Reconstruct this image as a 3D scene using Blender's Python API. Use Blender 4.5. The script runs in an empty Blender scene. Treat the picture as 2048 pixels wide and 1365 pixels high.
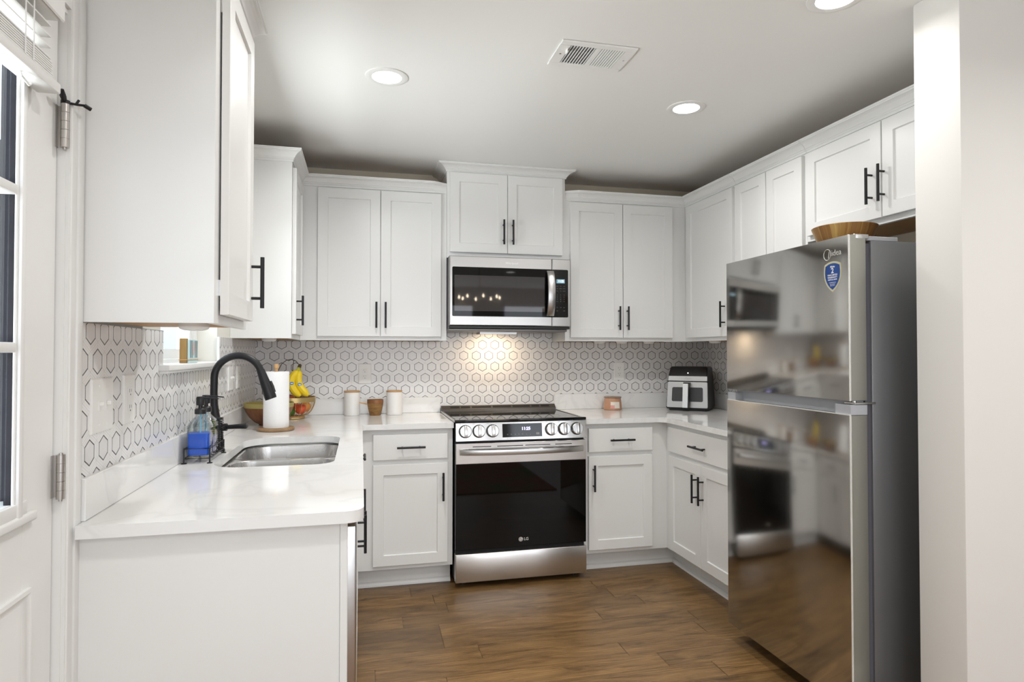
import bpy, bmesh, math, random
from mathutils import Vector, Matrix
random.seed(7)
C = bpy.context.scene.collection
SC = bpy.context.scene
PI = math.pi

# ------------------------------------------------------------------ camera
cam_d = bpy.data.cameras.new('camera'); cam = bpy.data.objects.new('camera', cam_d); C.objects.link(cam)
cam.location = (-0.5107, -4.1644, 1.308)
cam.rotation_euler = (PI/2 + 0.0176, 0, -0.2341)
cam_d.sensor_width = 36; cam_d.lens = 1264.56/2048*36; cam_d.clip_start = 0.05
SC.camera = cam
# ------------------------------------------------------------------ view
SC.cycles.transparent_max_bounces = 24
SC.view_settings.view_transform = 'Standard'
SC.view_settings.look = 'None'
SC.view_settings.gamma = 1
SC.view_settings.use_curve_mapping = False
SC.view_settings.exposure = 0.60
# ------------------------------------------------------------------ world: pale overcast daylight
W = bpy.data.worlds.new('world'); SC.world = W; W.use_nodes = True
bg = W.node_tree.nodes['Background']; bg.inputs[0].default_value = (0.80, 0.88, 1.0, 1); bg.inputs[1].default_value = 1.9

ZC = 2.4756      # ceiling
def area(name, loc, rot, sx, sy, power, col=(1, 1, 1), shape='RECTANGLE', spread=None):
    d = bpy.data.lights.new(name, 'AREA'); d.shape = shape; d.size = sx
    if shape == 'RECTANGLE': d.size_y = sy
    d.energy = power; d.color = col
    if spread: d.spread = spread
    o = bpy.data.objects.new(name, d); C.objects.link(o); o.location = loc; o.rotation_euler = rot
    return o
CANS = [(-0.41, -1.455), (0.995, -1.438), (1.006, -2.405), (-0.41, -2.405), (-0.2, -3.37), (1.6, -3.6), (-0.2, -5.6), (1.6, -5.6)]  # rearmost pair added behind the camera as fill light
CAN_W = [6.2, 4.8, 2.0, 2.4, 6.0, 6.5, 13, 13]
for (x, y), w in zip(CANS, CAN_W):
    area('can_light_lamp', (x, y, ZC-0.012), (0, 0, 0), 0.115, 0.115, w, (1.0, 0.985, 0.965), 'DISK', math.radians(155))
# fill lamps added at assumed windows of the room behind the camera
area('window_daylight', (0.2, -7.95, 1.35), (PI/2, 0, 0), 2.5, 1.6, 16, (0.97, 0.985, 1.0))
area('window_daylight', (3.0, -7.95, 1.35), (PI/2, 0, 0), 1.9, 1.6, 10, (0.97, 0.985, 1.0))
# upward lamp added outside, standing in for sunlit patio ground, to brighten the ceiling
area('patio_daylight', (-6.3, -2.4, -0.34), (PI, 0, 0), 6.0, 7.0, 1650, (0.98, 0.99, 1.0))
# cooktop lamp under the microwave
area('cooktop_lamp', (0.34, -0.17, 1.4325), (0, 0, 0), 0.15, 0.07, 1.3, (1.0, 0.76, 0.50))

# ================================================================== materials
MATS = {}
def principled(name, col, rough=0.5, metal=0.0, var=0.02, nscale=12, bump=0.0, bscale=200, stretch=None, coat=0, emis=None, estr=0, trans=0, ior=1.45, rvar=0, spec=0.5):
    if name in MATS: return MATS[name]
    m = bpy.data.materials.new(name); m.use_nodes = True; nt = m.node_tree; N = nt.nodes; L = nt.links
    b = N['Principled BSDF']
    tc = N.new('ShaderNodeTexCoord'); src = tc.outputs['Object']
    if stretch:
        mp = N.new('ShaderNodeMapping'); mp.inputs['Scale'].default_value = stretch; L.new(src, mp.inputs[0]); src = mp.outputs[0]
    nz = N.new('ShaderNodeTexNoise'); nz.inputs['Scale'].default_value = nscale; nz.inputs['Detail'].default_value = 4; L.new(src, nz.inputs['Vector'])
    mx = N.new('ShaderNodeMix'); mx.data_type = 'RGBA'
    mx.inputs['A'].default_value = tuple(c*(1-var) for c in col)+(1,)
    mx.inputs['B'].default_value = tuple(min(1, c*(1+var)) for c in col)+(1,)
    L.new(nz.outputs['Fac'], mx.inputs['Factor']); L.new(mx.outputs['Result'], b.inputs['Base Color'])
    b.inputs['Roughness'].default_value = rough; b.inputs['Metallic'].default_value = metal
    if rvar:
        mr = N.new('ShaderNodeMapRange'); mr.inputs['To Min'].default_value = rough-rvar; mr.inputs['To Max'].default_value = rough+rvar
        L.new(nz.outputs['Fac'], mr.inputs['Value']); L.new(mr.outputs[0], b.inputs['Roughness'])
    b.inputs['Coat Weight'].default_value = coat; b.inputs['IOR'].default_value = ior
    b.inputs['Specular IOR Level'].default_value = spec
    b.inputs['Transmission Weight'].default_value = trans
    if emis:
        b.inputs['Emission Color'].default_value = tuple(emis)+(1,); b.inputs['Emission Strength'].default_value = estr
    if bump:
        bn = N.new('ShaderNodeTexNoise'); bn.inputs['Scale'].default_value = bscale; L.new(src, bn.inputs['Vector'])
        bp = N.new('ShaderNodeBump'); bp.inputs['Strength'].default_value = bump; bp.inputs['Distance'].default_value = 0.002
        L.new(bn.outputs['Fac'], bp.inputs['Height']); L.new(bp.outputs[0], b.inputs['Normal'])
    MATS[name] = m; return m

def wood(name, dark, light, scale=(3, 30, 30), rough=0.5, ring=3.0, stripes=None):
    if name in MATS: return MATS[name]
    m = bpy.data.materials.new(name); m.use_nodes = True; nt = m.node_tree; N = nt.nodes; L = nt.links
    b = N['Principled BSDF']; tc = N.new('ShaderNodeTexCoord'); mp = N.new('ShaderNodeMapping'); mp.inputs['Scale'].default_value = scale
    L.new(tc.outputs['Object'], mp.inputs[0])
    nz = N.new('ShaderNodeTexNoise'); nz.inputs['Scale'].default_value = ring; nz.inputs['Detail'].default_value = 6; nz.inputs['Distortion'].default_value = 0.6
    L.new(mp.outputs[0], nz.inputs['Vector'])
    cr = N.new('ShaderNodeValToRGB'); cr.color_ramp.elements[0].position = 0.32; cr.color_ramp.elements[1].position = 0.68
    cr.color_ramp.elements[0].color = tuple(dark)+(1,); cr.color_ramp.elements[1].color = tuple(light)+(1,)
    L.new(nz.outputs['Fac'], cr.inputs[0]); L.new(cr.outputs[0], b.inputs['Base Color'])
    b.inputs['Roughness'].default_value = rough
    MATS[name] = m; return m

cab_white = principled('cabinet_paint', (0.80, 0.80, 0.785), 0.32, var=0.012, nscale=3)
trim_white = principled('trim_paint', (0.80, 0.80, 0.785), 0.35, var=0.015, nscale=4)
wall_beige = principled('wall_paint', (0.68, 0.61, 0.49), 0.75, var=0.02, nscale=2, bump=0.05, bscale=120)
wall_pale = principled('pale_wall_paint', (0.74, 0.725, 0.695), 0.7, var=0.02, nscale=2, bump=0.05, bscale=120)
wall_cream = principled('cream_wall_paint', (0.78, 0.765, 0.70), 0.7, var=0.02, nscale=2)
ceil_m = principled('ceiling_paint', (0.84, 0.84, 0.82), 0.85, var=0.01, nscale=1.5, bump=0.04, bscale=90)
steel = principled('brushed_steel', (0.53, 0.52, 0.51), 0.29, 1.0, var=0.02, nscale=10, stretch=(1, 1, 60), rvar=0.012)
steel_wavy = principled('wavy_steel', (0.54, 0.525, 0.51), 0.17, 1.0, var=0.04, nscale=6, bump=0.6, bscale=7)
steel_soft = principled('range_front_steel', (0.72, 0.70, 0.68), 0.30, 1.0, var=0.04, nscale=6, bump=0.5, bscale=6)
steel_fryer = principled('fryer_steel', (0.44, 0.435, 0.43), 0.33, 1.0, var=0.02, nscale=10, stretch=(1, 1, 40))
steel_sink = principled('sink_steel', (0.62, 0.61, 0.60), 0.27, 1.0, var=0.05, nscale=8, stretch=(1, 30, 1), rvar=0.05)
steel_light = principled('polished_steel', (0.66, 0.66, 0.66), 0.2, 1.0, var=0.02)
nickel = principled('satin_nickel', (0.50, 0.475, 0.45), 0.33, 1.0, var=0.08, nscale=40)
fridge_steel = principled('dark_fridge_steel', (0.48, 0.47, 0.45), 0.105, 1.0, var=0.03, nscale=4, stretch=(1, 60, 1), rvar=0.02)
fridge_edge = principled('fridge_edge_steel', (0.40, 0.40, 0.36), 0.3, 0.9, var=0.03)
fridge_bright = principled('fridge_bright_edge', (0.85, 0.85, 0.83), 0.25, 0.6, var=0.01)
fridge_side = principled('fridge_side_paint', (0.215, 0.22, 0.23), 0.38, 0.55, var=0.04, nscale=3, bump=0.05, bscale=300)
fridge_grey = principled('fridge_grey_plastic', (0.42, 0.43, 0.46), 0.4, 0.1)
black_metal = principled('black_metal', (0.018, 0.018, 0.02), 0.38, 0.3, var=0.1)
black_gloss = principled('black_gloss', (0.006, 0.006, 0.007), 0.06, 0, var=0.1)
black_glass = principled('black_glass', (0.003, 0.003, 0.003), 0.03, 0, var=0.1, spec=0.3)
mw_glass = principled('microwave_window_glass', (0.06, 0.056, 0.056), 0.03, 0.35, var=0.05, nscale=30, stretch=(8, 1, 0.2))
black_plastic = principled('black_plastic', (0.015, 0.015, 0.016), 0.35, 0, var=0.1)
dark_grey = principled('dark_grey_mesh', (0.05, 0.05, 0.052), 0.4, 0.2, var=0.2, nscale=300)
white_plastic = principled('white_plastic', (0.82, 0.82, 0.80), 0.35)
ceramic = principled('white_ceramic', (0.84, 0.83, 0.81), 0.3, var=0.01)
paper = principled('paper_towel', (0.88, 0.88, 0.88), 0.95, var=0.01, bump=0.5, bscale=160)

def thin_glass(power=6.0):
    m = bpy.data.materials.new('window_glass'); m.use_nodes = True; nt = m.node_tree; N = nt.nodes; L = nt.links
    for n in list(N): N.remove(n)
    o = N.new('ShaderNodeOutputMaterial'); t = N.new('ShaderNodeBsdfTransparent'); t.inputs[0].default_value = (0.95, 0.97, 0.97, 1); g = N.new('ShaderNodeBsdfGlossy'); g.inputs['Roughness'].default_value = 0.0
    f = N.new('ShaderNodeLayerWeight'); f.inputs[0].default_value = 0.5; pw = N.new('ShaderNodeMath'); pw.operation = 'POWER'; pw.inputs[1].default_value = power; L.new(f.outputs['Facing'], pw.inputs[0])
    ma = N.new('ShaderNodeMath'); ma.operation = 'MULTIPLY_ADD'; ma.inputs[1].default_value = 0.85; ma.inputs[2].default_value = 0.03; L.new(pw.outputs[0], ma.inputs[0]); mx = N.new('ShaderNodeMixShader')
    L.new(ma.outputs[0], mx.inputs[0]); L.new(t.outputs[0], mx.inputs[1]); L.new(g.outputs[0], mx.inputs[2]); L.new(mx.outputs[0], o.inputs[0]); return m
pane_glass = thin_glass()
glass_clear = thin_glass(3.0); glass_clear.name = 'clear_glass'; glass_clear.node_tree.nodes['Transparent BSDF'].inputs[0].default_value = (0.93, 0.95, 0.95, 1)
blue_liquid = principled('blue_liquid', (0.0, 0.10, 0.66), 0.3, var=0.02, spec=0.2)
lilac_liquid = principled('lilac_liquid', (0.55, 0.50, 0.80), 0.2)
straw_blue = principled('pale_blue_straw', (0.25, 0.62, 0.80), 0.4)
green_bristle = principled('yellow_green_bristles', (0.35, 0.42, 0.04), 0.8)
gold_metal = principled('aged_brass', (0.58, 0.44, 0.20), 0.33, 0.85, var=0.1, nscale=40)
bronze_wire = principled('bronze_wire', (0.12, 0.085, 0.06), 0.4, 0.8)
rim_olive = principled('olive_gold_band', (0.45, 0.38, 0.13), 0.45, 0.3)
banana_y = principled('banana_skin', (0.85, 0.62, 0.02), 0.45, var=0.10, nscale=14)
banana_g = principled('banana_neck', (0.48, 0.46, 0.04), 0.5, var=0.2, nscale=30)
banana_tip = principled('banana_tip', (0.06, 0.04, 0.02), 0.8)
sticker_blue = principled('blue_sticker', (0.04, 0.18, 0.52), 0.4)
apple_red = principled('apple_skin', (0.62, 0.09, 0.03), 0.3, var=0.6, nscale=18)
apple_mix = principled('red_yellow_apple_skin', (0.72, 0.26, 0.05), 0.3, var=0.6, nscale=14)
peach_m = principled('peach_skin', (0.55, 0.17, 0.07), 0.6, var=0.35, nscale=16)
lime_m = principled('lime_skin', (0.07, 0.17, 0.02), 0.4, var=0.25, nscale=60)
onion_m = principled('red_onion_skin', (0.10, 0.008, 0.03), 0.3, var=0.4, nscale=20)
amber_glass = principled('amber_glass', (0.74, 0.42, 0.26), 0.08, var=0.12, nscale=14, trans=0.35)
wax = principled('orange_wax', (0.72, 0.36, 0.12), 0.5)
brown_lid = principled('smoky_glass_lid', (0.36, 0.25, 0.18), 0.12, var=0.1, trans=0.2)
can_glow = principled('lamp_diffuser', (1, 1, 1), 0.5, emis=(1, 0.99, 0.97), estr=6)
bulb_glow = principled('lamp_bulb', (1, 1, 1), 0.5, emis=(1, 0.85, 0.62), estr=25)
led_violet = principled('violet_led_digits', (0.1, 0.1, 0.1), 0.5, emis=(0.50, 0.45, 1.0), estr=3.0)
led_cyan = principled('cyan_display', (0.02, 0.03, 0.04), 0.4, emis=(0.15, 0.26, 0.32), estr=1.0)
led_white = principled('display_digits', (0.1, 0.1, 0.1), 0.5, emis=(0.65, 0.9, 1.0), estr=1.6)
print_grey = principled('grey_print', (0.30, 0.30, 0.30), 0.6)
print_white = principled('white_print', (0.85, 0.85, 0.85), 0.5)
logo_silver = principled('silver_logo', (0.72, 0.72, 0.69), 0.3, 0.7)
label_blue = principled('blue_label', (0.010, 0.055, 0.24), 0.35, var=0.5, nscale=9)
label_gold = principled('pale_gold_foil', (0.66, 0.62, 0.42), 0.3, 0.6)
label_paper = principled('candle_label_paper', (0.80, 0.74, 0.65), 0.6, var=0.06, nscale=60)
label_pink = principled('pink_label_print', (0.72, 0.33, 0.29), 0.6)
slot_dark = principled('slot_black', (0.01, 0.01, 0.01), 0.8)
vent_dark = principled('vent_dark_metal', (0.10, 0.095, 0.09), 0.6)
fence_m = principled('weathered_fence', (0.020, 0.019, 0.026), 0.8, var=0.5, nscale=3, stretch=(1, 1, 6))
siding_m = principled('pale_siding', (0.72, 0.78, 0.86), 0.7)
ground_m = principled('patio_ground', (0.42, 0.40, 0.37), 0.9, var=0.2)
card_blue = principled('pale_blue_card', (0.50, 0.68, 0.70), 0.6)
card_pink = principled('pink_card', (0.62, 0.42, 0.40), 0.6)
card_black = principled('black_card_print', (0.03, 0.035, 0.04), 0.6)
cab_wood = wood('cabinet_underside_wood', (0.36, 0.185, 0.06), (0.46, 0.25, 0.085), (2, 2, 2), 0.5, 2)
wood_dark = wood('warm_bowl_wood', (0.16, 0.055, 0.018), (0.30, 0.12, 0.04), (12, 12, 4), 0.38, 2)
wood_cup = wood('carved_cup_wood', (0.16, 0.075, 0.018), (0.36, 0.19, 0.055), (20, 20, 60), 0.5, 1)
wood_base = wood('holder_base_wood', (0.22, 0.13, 0.06), (0.36, 0.23, 0.12), (10, 60, 10), 0.6, 1)
wood_pale = wood('pale_beech', (0.50, 0.29, 0.12), (0.62, 0.38, 0.18), (8, 8, 30), 0.5, 1)
wood_block = wood('golden_block_wood', (0.27, 0.15, 0.04), (0.38, 0.23, 0.07), (20, 20, 6), 0.6, 1)

def stripe_wood():
    m = bpy.data.materials.new('striped_acacia'); m.use_nodes = True; nt = m.node_tree; N = nt.nodes; L = nt.links
    b = N['Principled BSDF']; tc = N.new('ShaderNodeTexCoord'); sp = N.new('ShaderNodeSeparateXYZ'); L.new(tc.outputs['Object'], sp.inputs[0])
    at = N.new('ShaderNodeMath'); at.operation = 'ARCTAN2'; L.new(sp.outputs['Y'], at.inputs[0]); L.new(sp.outputs['X'], at.inputs[1])
    nz = N.new('ShaderNodeTexNoise'); nz.inputs['Scale'].default_value = 7; L.new(tc.outputs['Object'], nz.inputs['Vector'])
    ad = N.new('ShaderNodeMath'); ad.operation = 'MULTIPLY_ADD'; ad.inputs[1].default_value = 0.35; L.new(nz.outputs['Fac'], ad.inputs[0]); L.new(at.outputs[0], ad.inputs[2])
    ml = N.new('ShaderNodeMath'); ml.operation = 'MULTIPLY'; ml.inputs[1].default_value = 3.1; L.new(ad.outputs[0], ml.inputs[0])
    fl = N.new('ShaderNodeMath'); fl.operation = 'FLOOR'; L.new(ml.outputs[0], fl.inputs[0])
    wn = N.new('ShaderNodeTexWhiteNoise'); wn.noise_dimensions = '1D'; L.new(fl.outputs[0], wn.inputs['W'])
    n2 = N.new('ShaderNodeTexNoise'); n2.inputs['Scale'].default_value = 3; n2.inputs['Detail'].default_value = 5
    cb = N.new('ShaderNodeCombineXYZ'); L.new(ml.outputs[0], cb.inputs[0]); L.new(wn.outputs['Value'], cb.inputs[1]); L.new(cb.outputs[0], n2.inputs['Vector'])
    s = N.new('ShaderNodeMath'); s.operation = 'MULTIPLY_ADD'; s.inputs[1].default_value = 0.55; L.new(n2.outputs['Fac'], s.inputs[0])
    s2 = N.new('ShaderNodeMath'); s2.operation = 'MULTIPLY'; s2.inputs[1].default_value = 0.55; L.new(wn.outputs['Value'], s2.inputs[0]); L.new(s2.outputs[0], s.inputs[2])
    cr = N.new('ShaderNodeValToRGB'); e = cr.color_ramp.elements; e[0].position = 0.2; e[0].color = (0.11, 0.045, 0.012, 1); e[1].position = 0.9; e[1].color = (0.52, 0.34, 0.10, 1)
    k = e.new(0.55); k.color = (0.27, 0.125, 0.03, 1); L.new(s.outputs[0], cr.inputs[0]); L.new(cr.outputs[0], b.inputs['Base Color']); b.inputs['Roughness'].default_value = 0.3
    return m
acacia = stripe_wood()

def quartz_mat():
    m = bpy.data.materials.new('white_quartz'); m.use_nodes = True; nt = m.node_tree; N = nt.nodes; L = nt.links
    b = N['Principled BSDF']; tc = N.new('ShaderNodeTexCoord')
    nz = N.new('ShaderNodeTexNoise'); nz.inputs['Scale'].default_value = 2.2; nz.inputs['Detail'].default_value = 8; nz.inputs['Distortion'].default_value = 1.2; L.new(tc.outputs['Object'], nz.inputs['Vector'])
    cr = N.new('ShaderNodeValToRGB'); e = cr.color_ramp.elements; e[0].position = 0.47; e[0].color = (0.83, 0.83, 0.82, 1); e[1].position = 0.53; e[1].color = (0.83, 0.83, 0.82, 1)
    k = e.new(0.5); k.color = (0.775, 0.775, 0.77, 1)
    L.new(nz.outputs['Fac'], cr.inputs[0]); L.new(cr.outputs[0], b.inputs['Base Color']); b.inputs['Roughness'].default_value = 0.07
    return m
quartz = quartz_mat()

def tile_mat(name, ax):
    """Hexagon mosaic: pale marble hexes in thin charcoal borders, set in white marble bands."""
    PX, RZ = 0.0846, 0.0727
    m = bpy.data.materials.new(name); m.use_nodes = True; nt = m.node_tree; N = nt.nodes; L = nt.links
    b = N['Principled BSDF']; geo = N.new('ShaderNodeNewGeometry'); sp = N.new('ShaderNodeSeparateXYZ'); L.new(geo.outputs['Position'], sp.inputs[0])
    def M(op, a, bb=None, c=None):
        n = N.new('ShaderNodeMath'); n.operation = op
        for i, v in enumerate((a, bb, c)):
            if v is None: continue
            if isinstance(v, (int, float)): n.inputs[i].default_value = v
            else: L.new(v, n.inputs[i])
        return n.outputs[0]
    off = {'X': 1.034, 'Y': 2.452}[ax]
    z0 = {'X': 1.2115+0.0727, 'Y': 1.0665}[ax]
    u = M('ADD', sp.outputs[ax], off+PX*40); v = M('ADD', sp.outputs['Z'], -z0+RZ*40)
    def cell(du, dv):
        x = M('SUBTRACT', M('MODULO', M('ADD', u, du+PX/2), PX), PX/2)
        y = M('SUBTRACT', M('MODULO', M('ADD', v, dv+RZ), 2*RZ), RZ)
        return M('ABSOLUTE', x), M('ABSOLUTE', y)
    ax_, ay = cell(0, 0); bx_, by = cell(PX/2, RZ)
    def hd(x, y): return M('MAXIMUM', x, M('ADD', M('MULTIPLY', x, 0.5), M('MULTIPLY', y, 0.8727)))
    ha, hb = hd(ax_, ay), hd(bx_, by)
    h = M('MINIMUM', ha, hb)
    sel = M('LESS_THAN', ha, hb)
    x = M('ADD', M('MULTIPLY', sel, ax_), M('MULTIPLY', M('SUBTRACT', 1, sel), bx_))
    y = M('ADD', M('MULTIPLY', sel, ay), M('MULTIPLY', M('SUBTRACT', 1, sel), by))
    inner = M('LESS_THAN', h, 0.0254); ring = M('MULTIPLY', M('GREATER_THAN', h, 0.0254), M('LESS_THAN', h, 0.0287))
    g1 = M('GREATER_THAN', h, PX/2-0.0007)
    g2 = M('LESS_THAN', M('ABSOLUTE', M('SUBTRACT', h, 0.0355)), 0.0004)
    # mitre joints of the bands: vertical ones under each apex and 30 degree ones
    r1 = M('LESS_THAN', x, 0.0006); r2 = M('LESS_THAN', M('ABSOLUTE', M('SUBTRACT', M('MULTIPLY', x, 0.5), M('MULTIPLY', y, 0.866))), 0.0006)
    g3 = M('MULTIPLY', M('MAXIMUM', r1, r2), M('GREATER_THAN', h, 0.0284))
    grout = M('MAXIMUM', g1, M('MAXIMUM', g2, g3))
    nz = N.new('ShaderNodeTexNoise'); nz.inputs['Scale'].default_value = 9; nz.inputs['Detail'].default_value = 6; nz.inputs['Distortion'].default_value = 0.8; L.new(geo.outputs['Position'], nz.inputs['Vector'])
    def mix(fac, A, B):
        n = N.new('ShaderNodeMix'); n.data_type = 'RGBA'
        if isinstance(fac, float): n.inputs['Factor'].default_value = fac
        else: L.new(fac, n.inputs['Factor'])
        for k, c in (('A', A), ('B', B)):
            if isinstance(c, tuple): n.inputs[k].default_value = c+(1,)
            else: L.new(c, n.inputs[k])
        return n.outputs['Result']
    band = mix(nz.outputs['Fac'], (0.76, 0.755, 0.75), (0.88, 0.875, 0.87))
    hexc = mix(nz.outputs['Fac'], (0.68, 0.67, 0.665), (0.82, 0.81, 0.805))
    c = mix(inner, band, hexc); c = mix(grout, c, (0.63, 0.62, 0.61)); c = mix(ring, c, (0.035, 0.035, 0.04))
    L.new(c, b.inputs['Base Color']); b.inputs['Roughness'].default_value = 0.22
    bp = N.new('ShaderNodeBump'); bp.inputs['Strength'].default_value = 0.3; bp.inputs['Distance'].default_value = 0.001
    L.new(M('SUBTRACT', 1, grout), bp.inputs['Height']); L.new(bp.outputs[0], b.inputs['Normal'])
    return m
tile_x = tile_mat('hexagon_tile_back', 'X'); tile_y = tile_mat('hexagon_tile_side', 'Y')

def floor_mat():
    m = bpy.data.materials.new('oak_floor'); m.use_nodes = True; nt = m.node_tree; N = nt.nodes; L = nt.links
    b = N['Principled BSDF']; geo = N.new('ShaderNodeNewGeometry'); at = N.new('ShaderNodeAttribute'); at.attribute_name = 'rnd'
    sp = N.new('ShaderNodeSeparateXYZ'); L.new(geo.outputs['Position'], sp.inputs[0])
    ml = N.new('ShaderNodeMath'); ml.operation = 'MULTIPLY'; ml.inputs[1].default_value = 37.0; L.new(at.outputs['Fac'], ml.inputs[0])
    cb = N.new('ShaderNodeCombineXYZ'); L.new(sp.outputs['X'], cb.inputs[0]); L.new(sp.outputs['Y'], cb.inputs[1]); L.new(ml.outputs[0], cb.inputs[2])
    mp = N.new('ShaderNodeMapping'); mp.inputs['Scale'].default_value = (1.6, 8, 1); L.new(cb.outputs[0], mp.inputs[0])
    n1 = N.new('ShaderNodeTexNoise'); n1.inputs['Scale'].default_value = 1.7; n1.inputs['Detail'].default_value = 7; n1.inputs['Distortion'].default_value = 1.6; L.new(mp.outputs[0], n1.inputs['Vector'])
    mp2 = N.new('ShaderNodeMapping'); mp2.inputs['Scale'].default_value = (1.0, 9, 1); L.new(cb.outputs[0], mp2.inputs[0])
    n2 = N.new('ShaderNodeTexWave'); n2.wave_type = 'BANDS'; n2.bands_direction = 'Y'; n2.inputs['Scale'].default_value = 3.2; n2.inputs['Distortion'].default_value = 16; n2.inputs['Detail'].default_value = 3; n2.inputs['Detail Scale'].default_value = 0.55; n2.inputs['Detail Roughness'].default_value = 0.6
    L.new(mp2.outputs[0], n2.inputs['Vector'])
    cr = N.new('ShaderNodeValToRGB'); e = cr.color_ramp.elements; e[0].position = 0.25; e[0].color = (0.112, 0.057, 0.019, 1); e[1].position = 0.75; e[1].color = (0.285, 0.165, 0.062, 1)
    L.new(n1.outputs['Fac'], cr.inputs[0])
    mx = N.new('ShaderNodeMix'); mx.data_type = 'RGBA'; mx.blend_type = 'MULTIPLY'; mx.inputs['Factor'].default_value = 0.55
    c2 = N.new('ShaderNodeValToRGB'); c2.color_ramp.elements[0].color = (0.35, 0.32, 0.30, 1); c2.color_ramp.elements[0].position = 0.0; c2.color_ramp.elements[1].position = 0.35; c2.color_ramp.elements[1].color = (1, 1, 1, 1)
    L.new(n2.outputs['Color'], c2.inputs[0]); L.new(cr.outputs[0], mx.inputs['A']); L.new(c2.outputs[0], mx.inputs['B'])
    mp3 = N.new('ShaderNodeMapping'); mp3.inputs['Scale'].default_value = (1.1, 3.2, 1); L.new(cb.outputs[0], mp3.inputs[0])
    n3 = N.new('ShaderNodeTexNoise'); n3.inputs['Scale'].default_value = 4.5; n3.inputs['Detail'].default_value = 5; n3.inputs['Distortion'].default_value = 0.8; L.new(mp3.outputs[0], n3.inputs['Vector'])
    c3 = N.new('ShaderNodeValToRGB'); c3.color_ramp.elements[0].position = 0.60; c3.color_ramp.elements[0].color = (1, 1, 1, 1); c3.color_ramp.elements[1].position = 0.74; c3.color_ramp.elements[1].color = (0.42, 0.38, 0.36, 1); L.new(n3.outputs['Fac'], c3.inputs[0])
    m3 = N.new('ShaderNodeMix'); m3.data_type = 'RGBA'; m3.blend_type = 'MULTIPLY'; m3.inputs['Factor'].default_value = 0.85; L.new(mx.outputs['Result'], m3.inputs['A']); L.new(c3.outputs[0], m3.inputs['B'])
    hs = N.new('ShaderNodeHueSaturation'); L.new(m3.outputs['Result'], hs.inputs['Color'])
    mr = N.new('ShaderNodeMapRange'); mr.inputs['To Min'].default_value = 0.78; mr.inputs['To Max'].default_value = 1.22; L.new(at.outputs['Fac'], mr.inputs['Value']); L.new(mr.outputs[0], hs.inputs['Value'])
    L.new(hs.outputs[0], b.inputs['Base Color']); b.inputs['Roughness'].default_value = 0.36
    bp = N.new('ShaderNodeBump'); bp.inputs['Strength'].default_value = 0.12; bp.inputs['Distance'].default_value = 0.001; L.new(n2.outputs['Fac'], bp.inputs['Height']); L.new(bp.outputs[0], b.inputs['Normal'])
    return m
oak = floor_mat()
def rug_mat():
    m = bpy.data.materials.new('patterned_rug'); m.use_nodes = True; nt = m.node_tree; N = nt.nodes; L = nt.links
    b = N['Principled BSDF']; tc = N.new('ShaderNodeTexCoord'); v = N.new('ShaderNodeTexVoronoi'); v.inputs['Scale'].default_value = 5; L.new(tc.outputs['Object'], v.inputs['Vector'])
    hs = N.new('ShaderNodeMix'); hs.data_type = 'RGBA'; hs.inputs['A'].default_value = (0.35, 0.05, 0.04, 1); hs.inputs['B'].default_value = (0.10, 0.16, 0.05, 1)
    L.new(v.outputs['Distance'], hs.inputs['Factor']); L.new(hs.outputs['Result'], b.inputs['Base Color']); b.inputs['Roughness'].default_value = 0.95
    return m

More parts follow.
